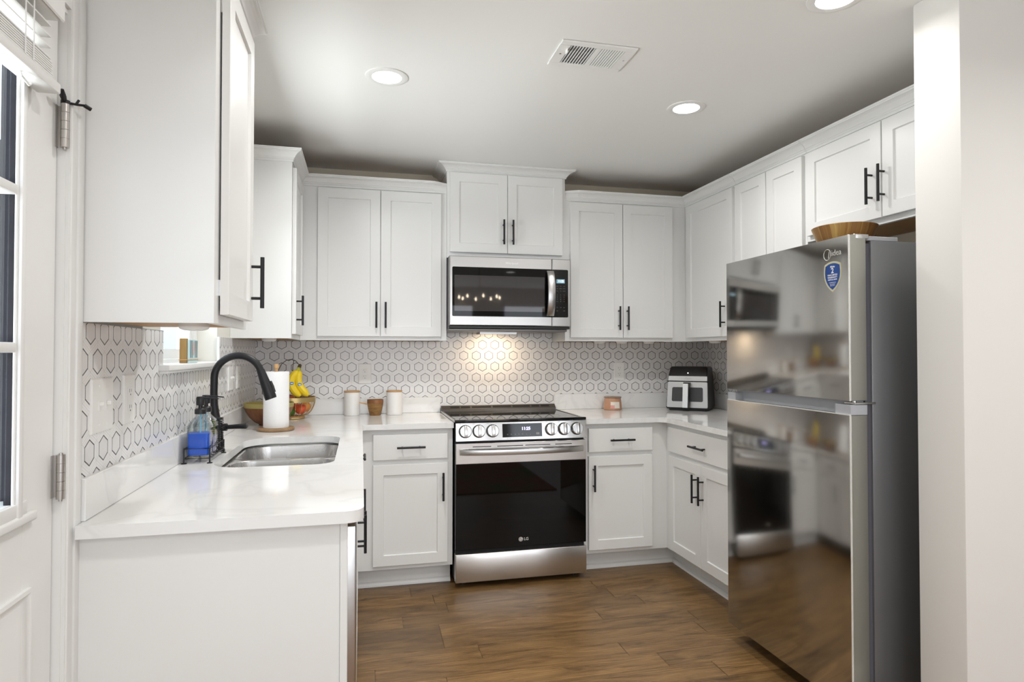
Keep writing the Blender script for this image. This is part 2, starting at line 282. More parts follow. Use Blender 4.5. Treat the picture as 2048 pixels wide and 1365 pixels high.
# ================================================================== geometry helpers
class MB:
    def __init__(s, f=None): s.bm = bmesh.new(); s.f = f or (lambda u, v, w: (u, v, w))
    def vs(s, pts): return [s.bm.verts.new(s.f(*p)) for p in pts]
    def box(s, a, b, bev=0.0, seg=1):
        x0, y0, z0 = [min(p, q) for p, q in zip(a, b)]; x1, y1, z1 = [max(p, q) for p, q in zip(a, b)]
        v = s.vs([(x0, y0, z0), (x1, y0, z0), (x1, y1, z0), (x0, y1, z0), (x0, y0, z1), (x1, y0, z1), (x1, y1, z1), (x0, y1, z1)])
        fs = [s.bm.faces.new([v[i] for i in q]) for q in ((0, 3, 2, 1), (4, 5, 6, 7), (0, 1, 5, 4), (1, 2, 6, 5), (2, 3, 7, 6), (3, 0, 4, 7))]
        if bev:
            es = list({e for f in fs for e in f.edges}); bmesh.ops.bevel(s.bm, geom=es, offset=bev, segments=seg, affect='EDGES', profile=0.5)
        return s
    def loops(s, rings, closed_ring=True, cap0=True, cap1=True, loop=False):
        R = [s.vs(r) for r in rings]; n = len(R[0])
        k = len(R) if loop else len(R)-1
        for i in range(k):
            A, B = R[i], R[(i+1) % len(R)]
            for j in range(n if closed_ring else n-1):
                s.bm.faces.new((A[j], A[(j+1) % n], B[(j+1) % n], B[j]))
        if not loop:
            if cap0: s.bm.faces.new(R[0][::-1])
            if cap1: s.bm.faces.new(R[-1])
        return s
    def tube(s, pts, r, n=12, loop=False, caps=True, flat=1.0):
        P = [Vector(p) for p in pts]; rs = r if isinstance(r, (list, tuple)) else [r]*len(P)
        rings = []; up = None
        for i, p in enumerate(P):
            if loop: t = (P[(i+1) % len(P)]-P[i-1]).normalized()
            else: t = (P[min(i+1, len(P)-1)]-P[max(i-1, 0)]).normalized()
            if up is None:
                a = Vector((0, 0, 1)) if abs(t.z) < 0.9 else Vector((1, 0, 0)); up = t.cross(a).normalized()
            up = (up-t*up.dot(t)).normalized(); sd = t.cross(up)
            rings.append([tuple(p+(up*math.cos(2*PI*k/n)*flat+sd*math.sin(2*PI*k/n))*rs[i]) for k in range(n)])
        return s.loops(rings, cap0=caps, cap1=caps, loop=loop)
    def cyl(s, a, b, r, n=24, r2=None): return s.tube([a, b], [r, r if r2 is None else r2], n)
    def lathe(s, prof, c=(0, 0, 0), n=40, closed=False):
        rings = [[(c[0]+r*math.cos(2*PI*k/n), c[1]+r*math.sin(2*PI*k/n), c[2]+z) for k in range(n)] for r, z in prof]
        return s.loops(rings, cap0=not closed, cap1=not closed, loop=closed)
    def rings2(s, rect, steps):
        """nested rectangles (u0,v0,u1,v1) with (inset, depth) steps -> panel face"""
        u0, v0, u1, v1 = rect
        R = [[(u0+i, v0+i, w), (u1-i, v0+i, w), (u1-i, v1-i, w), (u0+i, v1-i, w)] for i, w in steps]
        return s.loops(R)
    def poly(s, outer, z0, z1, holes=()):
        tops = []
        for z in (z0, z1):
            vs_, es = [], []
            for lp in (outer,)+tuple(holes):
                v = s.vs([(x, y, z) for x, y in lp]); vs_.append(v)
                es += [s.bm.edges.new((v[i], v[(i+1) % len(v)])) for i in range(len(v))]
            bmesh.ops.triangle_fill(s.bm, edges=es, use_beauty=True, use_dissolve=False); tops.append(vs_)
        for A, B in zip(*tops):
            for i in range(len(A)): s.bm.faces.new((A[i], A[(i+1) % len(A)], B[(i+1) % len(A)], B[i]))
        return s
    def build(s, name, mat, parent=None, smooth=True, angle=35, origin=None):
        bmesh.ops.recalc_face_normals(s.bm, faces=s.bm.faces[:])
        org = Vector(origin) if origin is not None else Vector((0, 0, 0))
        if parent is not None: org = Vector(ORG.get(parent.name, (0, 0, 0)))
        for v in s.bm.verts: v.co -= org
        me = bpy.data.meshes.new(name); s.bm.to_mesh(me); s.bm.free()
        if smooth:
            me.shade_smooth(); me.set_sharp_from_angle(angle=math.radians(angle))
        me.materials.append(mat)
        o = bpy.data.objects.new(name, me); C.objects.link(o)
        if parent is not None: o.parent = parent; ORG[o.name] = tuple(org)
        else: o.location = org; ORG[o.name] = tuple(org)
        return o
ORG = {}
def tag(o, label=None, cat=None, group=None, kind=None):
    if label: o['label'] = label
    if cat: o['category'] = cat
    if group: o['group'] = group
    if kind: o['kind'] = kind
    return o
def thing(name, label, cat, loc=(0, 0, 0), group=None, rz=0, local=False):
    o = bpy.data.objects.new(name, None); C.objects.link(o); o.location = loc; o.rotation_euler = (0, 0, rz); o.empty_display_size = 0.1
    ORG[o.name] = (0, 0, 0) if local else tuple(loc)
    return tag(o, label, cat, group)
def struct(name, mb, mat, label=None, **k):
    o = mb.build(name, mat, **k); tag(o, label, None, None, 'structure'); return o
FB = lambda u, v, w: (u, -w, v)          # faces the room from the back wall: u=x, v=z, w=distance from back wall
FL = lambda u, v, w: (w, u, v)           # left run, facing +x: u=y, v=z, w=x
FR = lambda u, v, w: (-w, u, v)          # right run, facing -x: u=y, v=z, w=-x
def text(name, s, size, origin, right, up, out, mat, parent, depth=0.0006, align='CENTER', bold=0.0, sx=1.0, shear=0.0):
    cu = bpy.data.curves.new('t', 'FONT'); cu.body = s; cu.size = size; cu.align_x = align; cu.align_y = 'CENTER'; cu.extrude = depth/2; cu.offset = bold; cu.shear = shear
    cu.resolution_u = 3
    to = bpy.data.objects.new('t', cu); C.objects.link(to)
    dg = bpy.context.evaluated_depsgraph_get(); me = bpy.data.meshes.new_from_object(to.evaluated_get(dg))
    bpy.data.objects.remove(to); bpy.data.curves.remove(cu)
    me.name = name; me.materials.clear(); me.materials.append(mat)
    r, u, w, o_ = Vector(right), Vector(up), Vector(out), Vector(origin)-Vector(ORG.get(parent.name, (0, 0, 0)))
    for v in me.vertices: c = v.co.copy(); v.co = o_+r*c.x*sx+u*c.y+w*(c.z+depth/2)
    o = bpy.data.objects.new(name, me); C.objects.link(o); o.parent = parent; ORG[o.name] = ORG.get(parent.name, (0, 0, 0))
    return o
def handle(parent, fr, u, v, w, vert=True, L=0.155):
    m = MB(fr); h = L/2; off = 0.031
    a, b = ((u, v-h, w+off), (u, v+h, w+off)) if vert else ((u-h, v, w+off), (u+h, v, w+off))
    fr_ = m.f; m.f = lambda *p: p
    m.tube([fr_(*a), fr_(*b)], 0.006, 14)
    for s in (-0.048, 0.048):
        p = (u, v+s, w) if vert else (u+s, v, w); q = (p[0], p[1], w+off)
        m.tube([fr_(*p), fr_(*q)], 0.0045, 10)
    return m.build('handle', black_metal, parent)
def shaker(parent, fr, u0, u1, v0, v1, w, rail=0.057, t=0.02, name='door', hnd=None, flat=False):
    m = MB(fr)
    if flat: m.rings2((u0, v0, u1, v1), [(0, w), (0, w+t-0.002), (0.002, w+t)])
    else: m.rings2((u0, v0, u1, v1), [(0, w), (0, w+t-0.0015), (0.0015, w+t), (rail, w+t), (rail+0.003, w+t-0.008)])
    d = m.build(name, cab_white, parent)
    if hnd: handle(d, fr, hnd[0], hnd[1], w+t, hnd[2] if len(hnd) > 2 else True)
    return d
def upper_body(parent, x0, x1, y0, y1, z0, z1, front, wood_bottom=True):
    """box carcass whose underside is recessed behind a face-frame lip; front names the facing side"""
    m = MB(); k = 0.007
    m.box((x0, y0, z0+k), (x1, y1, z1))
    t = 0.014
    if front == '-y': m.box((x0, y0, z0), (x1, y0+0.019, z0+k)); m.box((x0, y0+0.019, z0), (x0+t, y1, z0+k)); m.box((x1-t, y0+0.019, z0), (x1, y1, z0+k))
    if front == '+x': m.box((x1-0.019, y0, z0), (x1, y1, z0+k)); m.box((x0, y0, z0), (x1-0.019, y0+t, z0+k))
    if front == '-x': m.box((x0, y0, z0), (x0+0.019, y1, z0+k)); m.box((x0+0.019, y0, z0), (x1, y0+t, z0+k)); m.box((x0+0.019, y1-t, z0), (x1, y1, z0+k))
    m.build('body', cab_white, parent, smooth=False)
    e = 0.004; MB().box((x0+e, y0+e, z1+0.0002), (x1-e, y1-e, z1+0.002)).build('top_panel', cab_wood, parent, smooth=False)['label'] = 'unpainted wood top'
    if wood_bottom:
        w = MB(); e = 0.02
        w.box((x0+(e if front == '-x' else t), y0+(e if front == '-y' else t), z0+k-0.0015), (x1-(e if front == '+x' else t), y1-0.001, z0+k-0.0002))
        w.build('bottom_panel', cab_wood, parent, smooth=False)['label'] = 'golden brown wood underside'
CROWN = [(0, 0), (0.006, 0), (0.006, 0.010), (0.010, 0.013), (0.010, 0.018), (0.014, 0.021), (0.016, 0.026), (0.021, 0.033), (0.029, 0.041), (0.038, 0.046), (0.046, 0.048), (0.046, 0.053), (0.050, 0.055), (0.050, 0.062), (0, 0.062)]
def crown(parent, path, z, segs=None, scale=None, hs=1.0, os_=1.0, close=True):
    """sweep the crown profile along path (outward is to the right of travel); segs picks the stretch to build"""
    P = [Vector((p[0], p[1])) for p in path]; n = len(P); offs = []
    for i in range(n):
        d0 = (P[i]-P[i-1]).normalized() if i > 0 else None; d1 = (P[i+1]-P[i]).normalized() if i < n-1 else None
        n0 = Vector((d0.y, -d0.x)) if d0 else None; n1 = Vector((d1.y, -d1.x)) if d1 else None
        if n0 is None: v = n1
        elif n1 is None: v = n0
        else:
            b = (n0+n1).normalized(); v = b/max(0.2, b.dot(n0))
        offs.append(v)
    sc = scale or [1]*n
    a, b = segs or (0, n-1)
    m = MB(); rings = []
    for i in range(a, b+1):
        rings.append([(P[i].x+offs[i].x*o*os_*sc[i], P[i].y+offs[i].y*o*os_*sc[i], z+h*hs) for o, h in CROWN])
    if a > 0:
        d = (P[a+1]-P[a]).normalized()*0.0008; rings[0] = [(x+d.x, y+d.y, z_) for x, y, z_ in rings[0]]
    m.loops(rings); return m.build('crown_molding', cab_white, parent, angle=14)

# ================================================================== the room
XW, XE = -1.152, 1.930
JX, JY0, JY1 = 1.292, -2.425, -2.594          # end of the stub wall beside the fridge
YB = -8.0; XR2 = 4.4
def floor():
    me_bm = bmesh.new(); lay = None
    known = {0: [-0.245], 1: [0.766], 2: [-0.077], 3: [-0.31, 0.934], 4: [0.646], 5: [-0.146, 1.098], 6: [0.0], 7: [0.619]}
    y = -0.605; PW = 0.1256; rows = []
    k = -5
    while y-PW*k > YB-0.1:
        rows.append(k); k += 1
    faces = []
    for k in rows:
        y1 = y-PW*k; y0 = y1-PW; seams = list(known.get(k, []))
        if not seams: seams = [random.uniform(-0.6, 0.6)]
        xs = sorted(seams)
        while xs[0] > XW-0.3: xs.insert(0, xs[0]-random.uniform(0.75, 1.35))
        while xs[-1] < XR2+0.1: xs.append(xs[-1]+random.uniform(0.75, 1.35))
        for a, b in zip(xs, xs[1:]):
            x0, x1 = max(a, XW-0.12), min(b, XR2+0.1)
            if x1 <= x0: continue
            g = 0.0013
            vs = [me_bm.verts.new(p) for p in ((x0+g, y0+g*0.35, 0), (x1-g, y0+g*0.35, 0), (x1-g, y1-g*0.35, 0), (x0+g, y1-g*0.35, 0))]
            faces.append((me_bm.faces.new(vs), random.random()))
    v = [me_bm.verts.new(p) for p in ((XW-0.15, YB-0.1, -0.003), (XR2+0.1, YB-0.1, -0.003), (XR2+0.1, 0.05, -0.003), (XW-0.15, 0.05, -0.003))]
    faces.append((me_bm.faces.new(v), 0.0))
    v2 = [me_bm.verts.new(p) for p in ((XW-0.15, YB-0.1, -0.06), (XR2+0.1, YB-0.1, -0.06), (XR2+0.1, 0.05, -0.06), (XW-0.15, 0.05, -0.06))]
    faces.append((me_bm.faces.new(v2[::-1]), 0.0))
    for i in range(4): faces.append((me_bm.faces.new((v[i], v[(i+1) % 4], v2[(i+1) % 4], v2[i])), 0.0))
    me_bm.faces.index_update()
    vals = [0.0]*len(me_bm.faces)
    for f, r in faces: vals[f.index] = r
    me = bpy.data.meshes.new('floor'); me_bm.to_mesh(me); me_bm.free()
    a = me.attributes.new('rnd', 'FLOAT', 'FACE')
    for i, r in enumerate(vals): a.data[i].value = r
    me.materials.append(oak); o = bpy.data.objects.new('floor', me); C.objects.link(o); tag(o, kind='structure')
floor()
struct('ceiling', MB().box((XW-0.15, YB-0.1, ZC), (XR2+0.1, 0.1, ZC+0.08)), ceil_m, smooth=False)
struct('wall_back', MB().box((XW-0.15, 0, -0.05), (XE+0.12, 0.1, ZC)), wall_beige, smooth=False)
struct('wall_right', MB().box((XE, JY0, -0.05), (XE+0.12, 0, ZC)), wall_beige, smooth=False)
struct('wall_right_end', MB().box((JX, JY1, -0.05), (XR2, JY0, ZC), 0.004, 2), wall_pale, 'pale painted wall end beside the refrigerator')
WX = XW-0.161
wy0, wy1, wz0, wz1 = -1.88, -1.04, 1.247, 2.15       # window opening
dy0, dy1, dz1 = -3.58, -2.562, 2.09                 # door opening
m = MB()
m.box((WX, -1.04, -0.05), (XW, 0, ZC)); m.box((WX, wy0, -0.05), (XW, wy1, wz0)); m.box((WX, wy0, wz1), (XW, wy1, ZC))
m.box((WX, -2.2, -0.05), (XW, wy0, ZC)); WD = XW-0.066; m.box((WD, dy1, -0.05), (XW, -2.2, ZC)); m.box((WD, dy0, dz1), (XW, dy1, ZC)); m.box((WD, YB, -0.05), (XW, dy0, ZC))
struct('wall_left', m, wall_cream, smooth=False)
m = MB()
m.box((XW, YB-0.1, -0.05), (XR2, YB, 0.5)); m.box((XW, YB-0.1, 2.2), (XR2, YB, ZC)); m.box((XW, YB-0.1, 0.5), (-1.1, YB, 2.2)); m.box((1.5, YB-0.1, 0.5), (2.0, YB, 2.2)); m.box((4.0, YB-0.1, 0.5), (XR2, YB, 2.2))
struct('wall_front', m, wall_pale, smooth=False)
struct('wall_far_right', MB().box((XR2, YB, -0.05), (XR2+0.1, JY1, ZC)), wall_pale, smooth=False)
m = MB(); m.box((JX-0.014, JY1-0.014, 0), (JX, JY0, 0.13), 0.003); m.box((JX-0.014, JY1-0.014, 0), (XR2, JY1, 0.13), 0.003); struct('baseboard_right', m, trim_white)
m = MB(); m.box((XW, YB, 0), (XR2, YB+0.014, 0.13), 0.003); struct('baseboard_front', m, trim_white)
# window frames of the room behind
for n, (a, b) in enumerate(((-1.1, 1.5), (2.0, 4.0))):
    m = MB(); t = 0.05
    m.box((a, YB-0.09, 0.5), (b, YB+0.0, 0.5+t)); m.box((a, YB-0.09, 2.2-t), (b, YB, 2.2)); m.box((a, YB-0.09, 0.5), (a+t, YB, 2.2)); m.box((b-t, YB-0.09, 0.5), (b, YB, 2.2)); m.box(((a+b)/2-0.02, YB-0.09, 0.5), ((a+b)/2+0.02, YB-0.02, 2.2)); m.box((a, YB-0.09, 1.33), (b, YB-0.02, 1.37))
    struct('window_%d' % (n+2), m, trim_white)
# ---- kitchen window in the left wall
m = MB(); t = 0.035
xi, xo = -1.313, -1.235
m.box((xi, wy0, wz0), (xo, wy0+t, wz1), 0.002); m.box((xi, wy1-t, wz0), (xo, wy1, wz1), 0.002); m.box((xi, wy0, wz1-t), (xo, wy1, wz1), 0.002); m.box((xi, wy0, wz0), (xo, wy1, wz0+t), 0.002)
for zz0, zz1, xs in ((1.282, 1.72, -1.262), (1.70, 2.115, -1.288)):
    a = t; s_ = 0.038
    m.box((xs-0.012, wy0+a, zz0), (xs+0.012, wy0+a+s_, zz1)); m.box((xs-0.012, wy1-a-s_, zz0), (xs+0.012, wy1-a, zz1)); m.box((xs-0.012, wy0+a, zz0), (xs+0.012, wy1-a, zz0+s_)); m.box((xs-0.012, wy0+a, zz1-s_), (xs+0.012, wy1-a, zz1))
win = struct('window_1', m, trim_white)
MB().box((-1.264, wy0+0.07, 1.318), (-1.261, wy1-0.07, 1.684)).build('pane', pane_glass, win, smooth=False)
MB().box((-1.290, wy0+0.07, 1.738), (-1.287, wy1-0.07, 2.078)).build('pane', pane_glass, win, smooth=False)
m = MB(); m.box((-1.235, wy0+0.002, 1.247), (-1.1515, wy1-0.002, 1.266)); m.box((-1.1515, -1.927, 1.247), (-1.110, -0.94, 1.266), 0.004, 2); m.box((-1.144, -1.915, 1.238), (-1.118, -0.95, 1.247), 0.002)
m.build('window_sill', trim_white, win)
# ---- exterior beyond the windows
struct('trim_10', MB().box((-9, -9, -0.5), (XW-0.17, 12, -0.35)), ground_m, 'patio ground outside the window')
f_ = thing('garden_fence', 'dark grey board fence seen through the door panes', 'fence', (-5.1, 1.31, -0.35))
m = MB()
for i in range(44): m.box((-7.9+i*0.125, 1.3, -0.35), (-7.9+i*0.125+0.118, 1.32, 2.9))
m.build('boards', fence_m, f_, smooth=False)
MB().box((-7.9, 1.32, 0.3), (-2.4, 1.36, 0.39)).build('rail', fence_m, f_, smooth=False); MB().box((-7.9, 1.32, 1.9), (-2.4, 1.36, 1.99)).build('rail', fence_m, f_, smooth=False)
h_ = thing('neighbouring_house', 'pale blue-white sided house seen through the kitchen window', 'house', (-5, 7, -0.35))
m = MB(); m.box((-7, 5.6, -0.35), (-2.2, 9, 4.0))
for i in range(22): m.box((-7.01, 5.585-0.0, -0.35+i*0.2), (-2.19, 5.6, -0.35+i*0.2+0.17))
m.build('siding', siding_m, h_, smooth=False)
MB().box((-3.45, 5.53, 1.0), (-2.75, 5.585, 1.9)).build('window', trim_white, h_)
rl = thing('porch_railing', 'white porch railing outside the kitchen window', 'railing', (-2.6, 2.9, -0.35))
MB().box((-3.6, 2.9, 1.22), (-1.6, 2.96, 1.30), 0.004).box((-3.6, 2.9, 0.2), (-1.6, 2.96, 0.27), 0.004).build('rail', trim_white, rl)
m = MB()
for i in range(17): m.box((-3.55+i*0.12, 2.915, 0.27), (-3.51+i*0.12, 2.945, 1.22))
o = m.build('balusters', trim_white, rl)
MB().box((-3.66, 2.88, -0.35), (-3.56, 2.98, 1.36)).build('post', trim_white, rl); MB().box((-1.64, 2.88, -0.35), (-1.54, 2.98, 1.36)).build('post', trim_white, rl)

# ---- exterior door, casing, hinges
XD = -1.168
m = MB(FL)
def casing(m, y0, y1, z0, z1, vert=True):
    # stepped colonial casing
    m.box((y0, z0, XW), (y1, z1, XW+0.008)); 
    if vert: m.box((y1-0.030, z0, XW), (y1, z1, XW+0.013), 0.003, 2); m.box((y0+0.004, z0, XW), (y0+0.012, z1, XW+0.011), 0.002)
    else: m.box((y0, z1-0.03, XW), (y1, z1, XW+0.013), 0.003, 2)
casing(m, -2.572, -2.504, 0, 2.135); casing(m, -3.65, -3.58, 0, 2.135); casing(m, -3.58, -2.572, 2.075, 2.135, False)
struct('trim_1', m, trim_white, 'white casing around the exterior door')
m = MB(FL)
m.box((-2.574, 0, XD-0.049), (-2.5622, 2.085, XW+0.0005)); m.box((-3.579, 0, XD-0.049), (-3.54, 2.085, XW+0.0005)); m.box((-3.54, 2.062, XD-0.049), (-2.574, 2.085, XW+0.0005))
m.box((-2.588, 0, XD-0.058), (-2.566, 2.062, XD-0.046)); struct('trim_2', m, trim_white, 'white jamb of the exterior door')
m = MB(FL)
gy0, gy1 = -3.405, -2.749; gz0, gz1 = 1.012, 1.93; t = 0.044; D0, D1 = -3.536, -2.5765
m.box((D0, 0.012, XD-t), (gy0, 2.055, XD)); m.box((gy1+0.045, 0.012, XD-t), (D1, 2.055, XD), 0.002); m.box((gy1, 0.012, XD-t), (gy1+0.045, gz0, XD)); m.box((gy1, gz1, XD-t), (gy1+0.045, 2.055, XD)); m.box((gy0, 0.012, XD-t), (gy1, gz0, XD)); m.box((gy0, gz1, XD-t), (gy1, 2.055, XD))
door = struct('door_1', m, trim_white)
m = MB(FL)
# lite frame: raised molding around the glass
for a, b, c, d in ((gy1, gz0-0.03, gy1+0.048, gz1+0.03), (gy0-0.048, gz0-0.03, gy0, gz1+0.03)):
    m.box((a, b, XD), (c, d, XD+0.006), 0.002); m.box((min(a, c)+0.004 if a > -3 else a+0.026, b, XD+0.004), ((min(a, c)+0.022) if a > -3 else c-0.004, d, XD+0.013), 0.004, 2)
m.box((gy0-0.075, gz0-0.046, XD), (gy1+0.078, gz0-0.026, XD+0.014), 0.005, 3); m.box((gy0-0.048, gz0-0.03, XD), (gy1+0.048, gz0, XD+0.009), 0.003, 2); m.box((gy0-0.048, gz1, XD), (gy1+0.048, gz1+0.03, XD+0.009), 0.003, 2)
m.build('glass_molding', trim_white, door)
for z in (1.317, 1.624):
    MB(FL).box((gy0, z-0.010, XD-0.03), (gy1, z+0.010, XD+0.008), 0.004, 2).build('muntin', trim_white, door)
for y in (-2.968, -3.187):
    MB(FL).box((y-0.010, gz0, XD-0.03), (y+0.010, gz1, XD+0.008), 0.004, 2).build('muntin', trim_white, door)
MB(FL).box((gy0, gz0, XD-0.010), (gy1, gz1, XD-0.008)).build('pane', pane_glass, door, smooth=False)
MB(FL).box((gy1+0.043, gz0, XD-t-0.001), (gy1+0.0449, gz1, XD-0.001)).box((gy1+0.001, gz0, XD-0.012), (gy1+0.045, gz1, XD-0.0005)).build('glazing_spacer', fence_m, door, smooth=False)['label'] = 'dark glazing spacer'  # dark lining added so the lit stile edge looks dark through the glass
# lower raised panel
MB(FL).rings2((gy0-0.04, 0.22, -2.674, 0.829), [(0, XD-0.001), (0, XD+0.007), (0.008, XD+0.008), (0.016, XD+0.002), (0.026, XD-0.0005), (0.055, XD+0.006)]).build('lower_panel', trim_white, door)
for zc in (0.24, 1.035, 1.808):
    m = MB()
    yk = -2.585; XK = XW+0.003
    for i in range(5): m.cyl((XK, yk, zc-0.048+i*0.0194), (XK, yk, zc-0.048+i*0.0194+0.0188), 0.0085, 18)
    m.cyl((XK, yk, zc-0.053), (XK, yk, zc+0.052), 0.004, 10)
    m.box((XD+0.0002, -2.5765, zc-0.046), (XW+0.002, -2.5745, zc+0.046)); m.box((XD+0.0002, -2.587, zc-0.046), (XD+0.0022, -2.5765, zc+0.046))
    h = m.build('hinge', nickel, door); h['label'] = 'satin nickel door hinge'
m = MB(); m.tube([(XW+0.003, -2.590, 1.862), (XW+0.006, -2.605, 1.868), (XW+0.010, -2.618, 1.876)], [0.005, 0.0065, 0.0035], 10)
m.tube([(XW+0.003, -2.583, 1.861), (XW+0.020, -2.568, 1.863), (XW+0.030, -2.558, 1.866)], 0.0028, 8); m.tube([(XW+0.030, -2.558, 1.866), (XW+0.040, -2.549, 1.861)], 0.0045, 12); m.tube([(XW+0.018, -2.570, 1.863), (XW+0.022, -2.566, 1.874)], 0.0028, 8)
m.cyl((XW+0.003, -2.585, 1.857), (XW+0.003, -2.585, 1.864), 0.0092, 14)
tag(m.build('door_stop', black_metal, origin=(XW+0.03, -2.57, 1.86)), 'small black hinge pin door stop on top of the upper door hinge', 'door stop')
# blind mounted on the door
bl = thing('window_blind', 'white slatted mini blind drawn up over the door glass', 'blind', (XD+0.03, -3.05, 1.98))
m = MB(FL); m.box((-3.46, 1.985, XD+0.008), (-2.700, 2.045, XD+0.055), 0.003); m.build('headrail', white_plastic, bl)
m = MB(FL); m.box((-3.46, 1.985, XD+0.056), (-2.695, 2.062, XD+0.062), 0.003); m.build('valance', white_plastic, bl)
for i in range(4):
    z = 1.963-0.022*i
    MB(FL).box((-3.45, z, XD+0.012), (-2.722, z+0.003, XD+0.048)).build('slat', white_plastic, bl)
m = MB(FL)
for i in range(7): m.box((-3.45, 1.862+i*0.0045, XD+0.010), (-2.722+0.004*(i % 2), 1.862+i*0.0045+0.003, XD+0.050))
m.build('stacked_slats', white_plastic, bl)
MB(FL).box((-3.46, 1.838, XD+0.010), (-2.690, 1.860, XD+0.054), 0.004, 2).build('bottom_rail', white_plastic, bl)
for y in (-2.80, -2.83, -3.3):
    MB().cyl((XD+0.052, y, 1.86), (XD+0.052, y, 1.99), 0.0014, 6).build('ladder_cord', white_plastic, bl)
MB().tube([(XD+0.03, -2.80, 1.838), (XD+0.032, -2.80, 1.83), (XD+0.034, -2.775, 1.822), (XD+0.03, -2.76, 1.83)], 0.0025, 8).build('cord_end', white_plastic, bl)

# ================================================================== ceiling fixtures
can_txt = {0: 'round recessed ceiling light, lit, left of the ceiling vent', 1: 'round recessed ceiling light, lit, above the air fryer corner of the kitchen', 2: 'round recessed ceiling light cut off by the top edge near the wall end'}
for i, (x, y) in enumerate(CANS):
    if i not in can_txt: lab = 'round recessed ceiling light behind the top edge of the picture'
    else: lab = can_txt[i]
    r = thing('recessed_light', lab, 'ceiling light', (x, y, ZC), 'recessed ceiling lights')
    MB().lathe([(0.062, -0.004), (0.078, -0.006), (0.089, -0.003), (0.090, 0), (0.062, 0)], (x, y, ZC), 48, closed=True).build('trim_ring', white_plastic, r)
    MB().lathe([(0.0, -0.0025), (0.0615, -0.003), (0.0615, -0.0005), (0.0, -0.0005)], (x, y, ZC), 48, closed=True).build('diffuser', can_glow, r)
v = thing('ceiling_vent', 'white rectangular air vent with open louvres on the ceiling', 'air vent', (0.368, -1.835, ZC))
vx0, vx1, vy0, vy1 = 0.215, 0.520, -1.938, -1.732; z = ZC
m = MB()
ix0, ix1, iy0, iy1 = vx0+0.042, vx1-0.042, vy0+0.030, vy1-0.030
m.box((vx0, vy0, z-0.007), (vx1, iy0, z-0.0005), 0.002); m.box((vx0, iy1, z-0.007), (vx1, vy1, z-0.0005), 0.002); m.box((vx0, iy0, z-0.007), (ix0, iy1, z-0.0005)); m.box((ix1, iy0, z-0.007), (vx1, iy1, z-0.0005))
xm = (ix0+ix1)/2; m.box((xm-0.006, iy0, z-0.007), (xm+0.006, iy1, z-0.0005))
m.build('frame', white_plastic, v)
MB().box((ix0, iy0, z-0.001), (ix1, iy1, z-0.0004)).build('duct_backing', vent_dark, v, smooth=False)
a, b = ix0, xm-0.006
for i in range(9):
    xx = a+(i+0.5)*(b-a)/9; MB().box((xx-0.0008, iy0, z-0.0068), (xx+0.0008, iy1, z-0.002)).build('louvre', white_plastic, v)
for i in range(4):
    yy = iy0+(i+0.5)*(iy1-iy0)/4; MB().box((a, yy-0.010, z-0.0022), (b, yy+0.004, z-0.0014)).build('damper_blade', principled('damper_grey', (0.13, 0.125, 0.12), 0.5), v)
a, b = xm+0.006, ix1
for i in range(10):
    xx = a+(i+0.5)*(b-a)/10; MB().box((xx-0.0038, iy0, z-0.0068), (xx+0.0038, iy1, z-0.0045), 0.0006).build('louvre', white_plastic, v)
MB().cyl((vx0+0.022, vy0+0.10, z-0.0075), (vx0+0.022, vy0+0.10, z-0.0065), 0.004, 12).build('screw', steel_light, v); MB().cyl((vx1-0.02, vy0+0.10, z-0.0075), (vx1-0.02, vy0+0.10, z-0.0065), 0.004, 12).build('screw', steel_light, v)
MB().box((vx0+0.034, vy0+0.05, z-0.022), (vx0+0.037, vy0+0.075, z-0.006), 0.001).build('damper_lever', white_plastic, v)

# ================================================================== upper cabinets
ZU = 1.3787; DT = 0.02; YF = 0.286; XLF = XW+0.292; XRF = 1.620
CZ = 2.287
CPX = [(XW+0.001, -0.753), (XLF, -0.753), (XLF, -YF), (-0.083, -YF), (-0.001, -YF)]
# near-left cabinet
c = thing('upper_cabinet', 'nearest white upper cabinet on the left wall, blank side facing the camera', 'cabinet', (XW+0.146, -2.275, ZU))
upper_body(c, XW+0.001, XLF, -2.500, -2.050, ZU, CZ, '+x')
d = shaker(c, FL, -2.456, -2.094, 1.402, 2.262, XLF+0.005, hnd=(-2.122, 1.519))
MB(FL).box((-2.45, 1.45, XLF), (-2.39, 1.49, XLF+0.005)).build('hinge', steel_light, c); MB(FL).box((-2.45, 2.17, XLF), (-2.39, 2.21, XLF+0.005)).build('hinge', steel_light, c)
crown(c, [(XW+0.001, -2.5), (XLF, -2.5), (XLF, -2.05), (XW+0.001, -2.05)], CZ)
# second left cabinet
c = thing('upper_cabinet', 'white upper cabinet in the back left corner beyond the sink window', 'cabinet', (XW+0.146, -0.38, ZU))
upper_body(c, XW+0.001, XLF, -0.753, -0.001, ZU, CZ, '+x')
shaker(c, FL, -0.735, -0.335, 1.402, 2.262, XLF+0.001, hnd=(-0.707, 1.525))
crown(c, CPX, CZ, (0, 2))
# back-left pair
c = thing('upper_cabinet', 'tall white two-door upper cabinet left of the microwave', 'cabinet', (-0.43, -0.14, ZU))
upper_body(c, XLF+0.001, -0.001, -YF, -0.001, ZU, CZ, '-y')
shaker(c, FB, -0.762, -0.402, 1.402, 2.278, YF, hnd=(-0.424, 1.529)); shaker(c, FB, -0.398, -0.036, 1.402, 2.278, YF, hnd=(-0.370, 1.529))
crown(c, CPX, CZ, (2, 4), scale=[1, 1, 1, 1, 0.1])
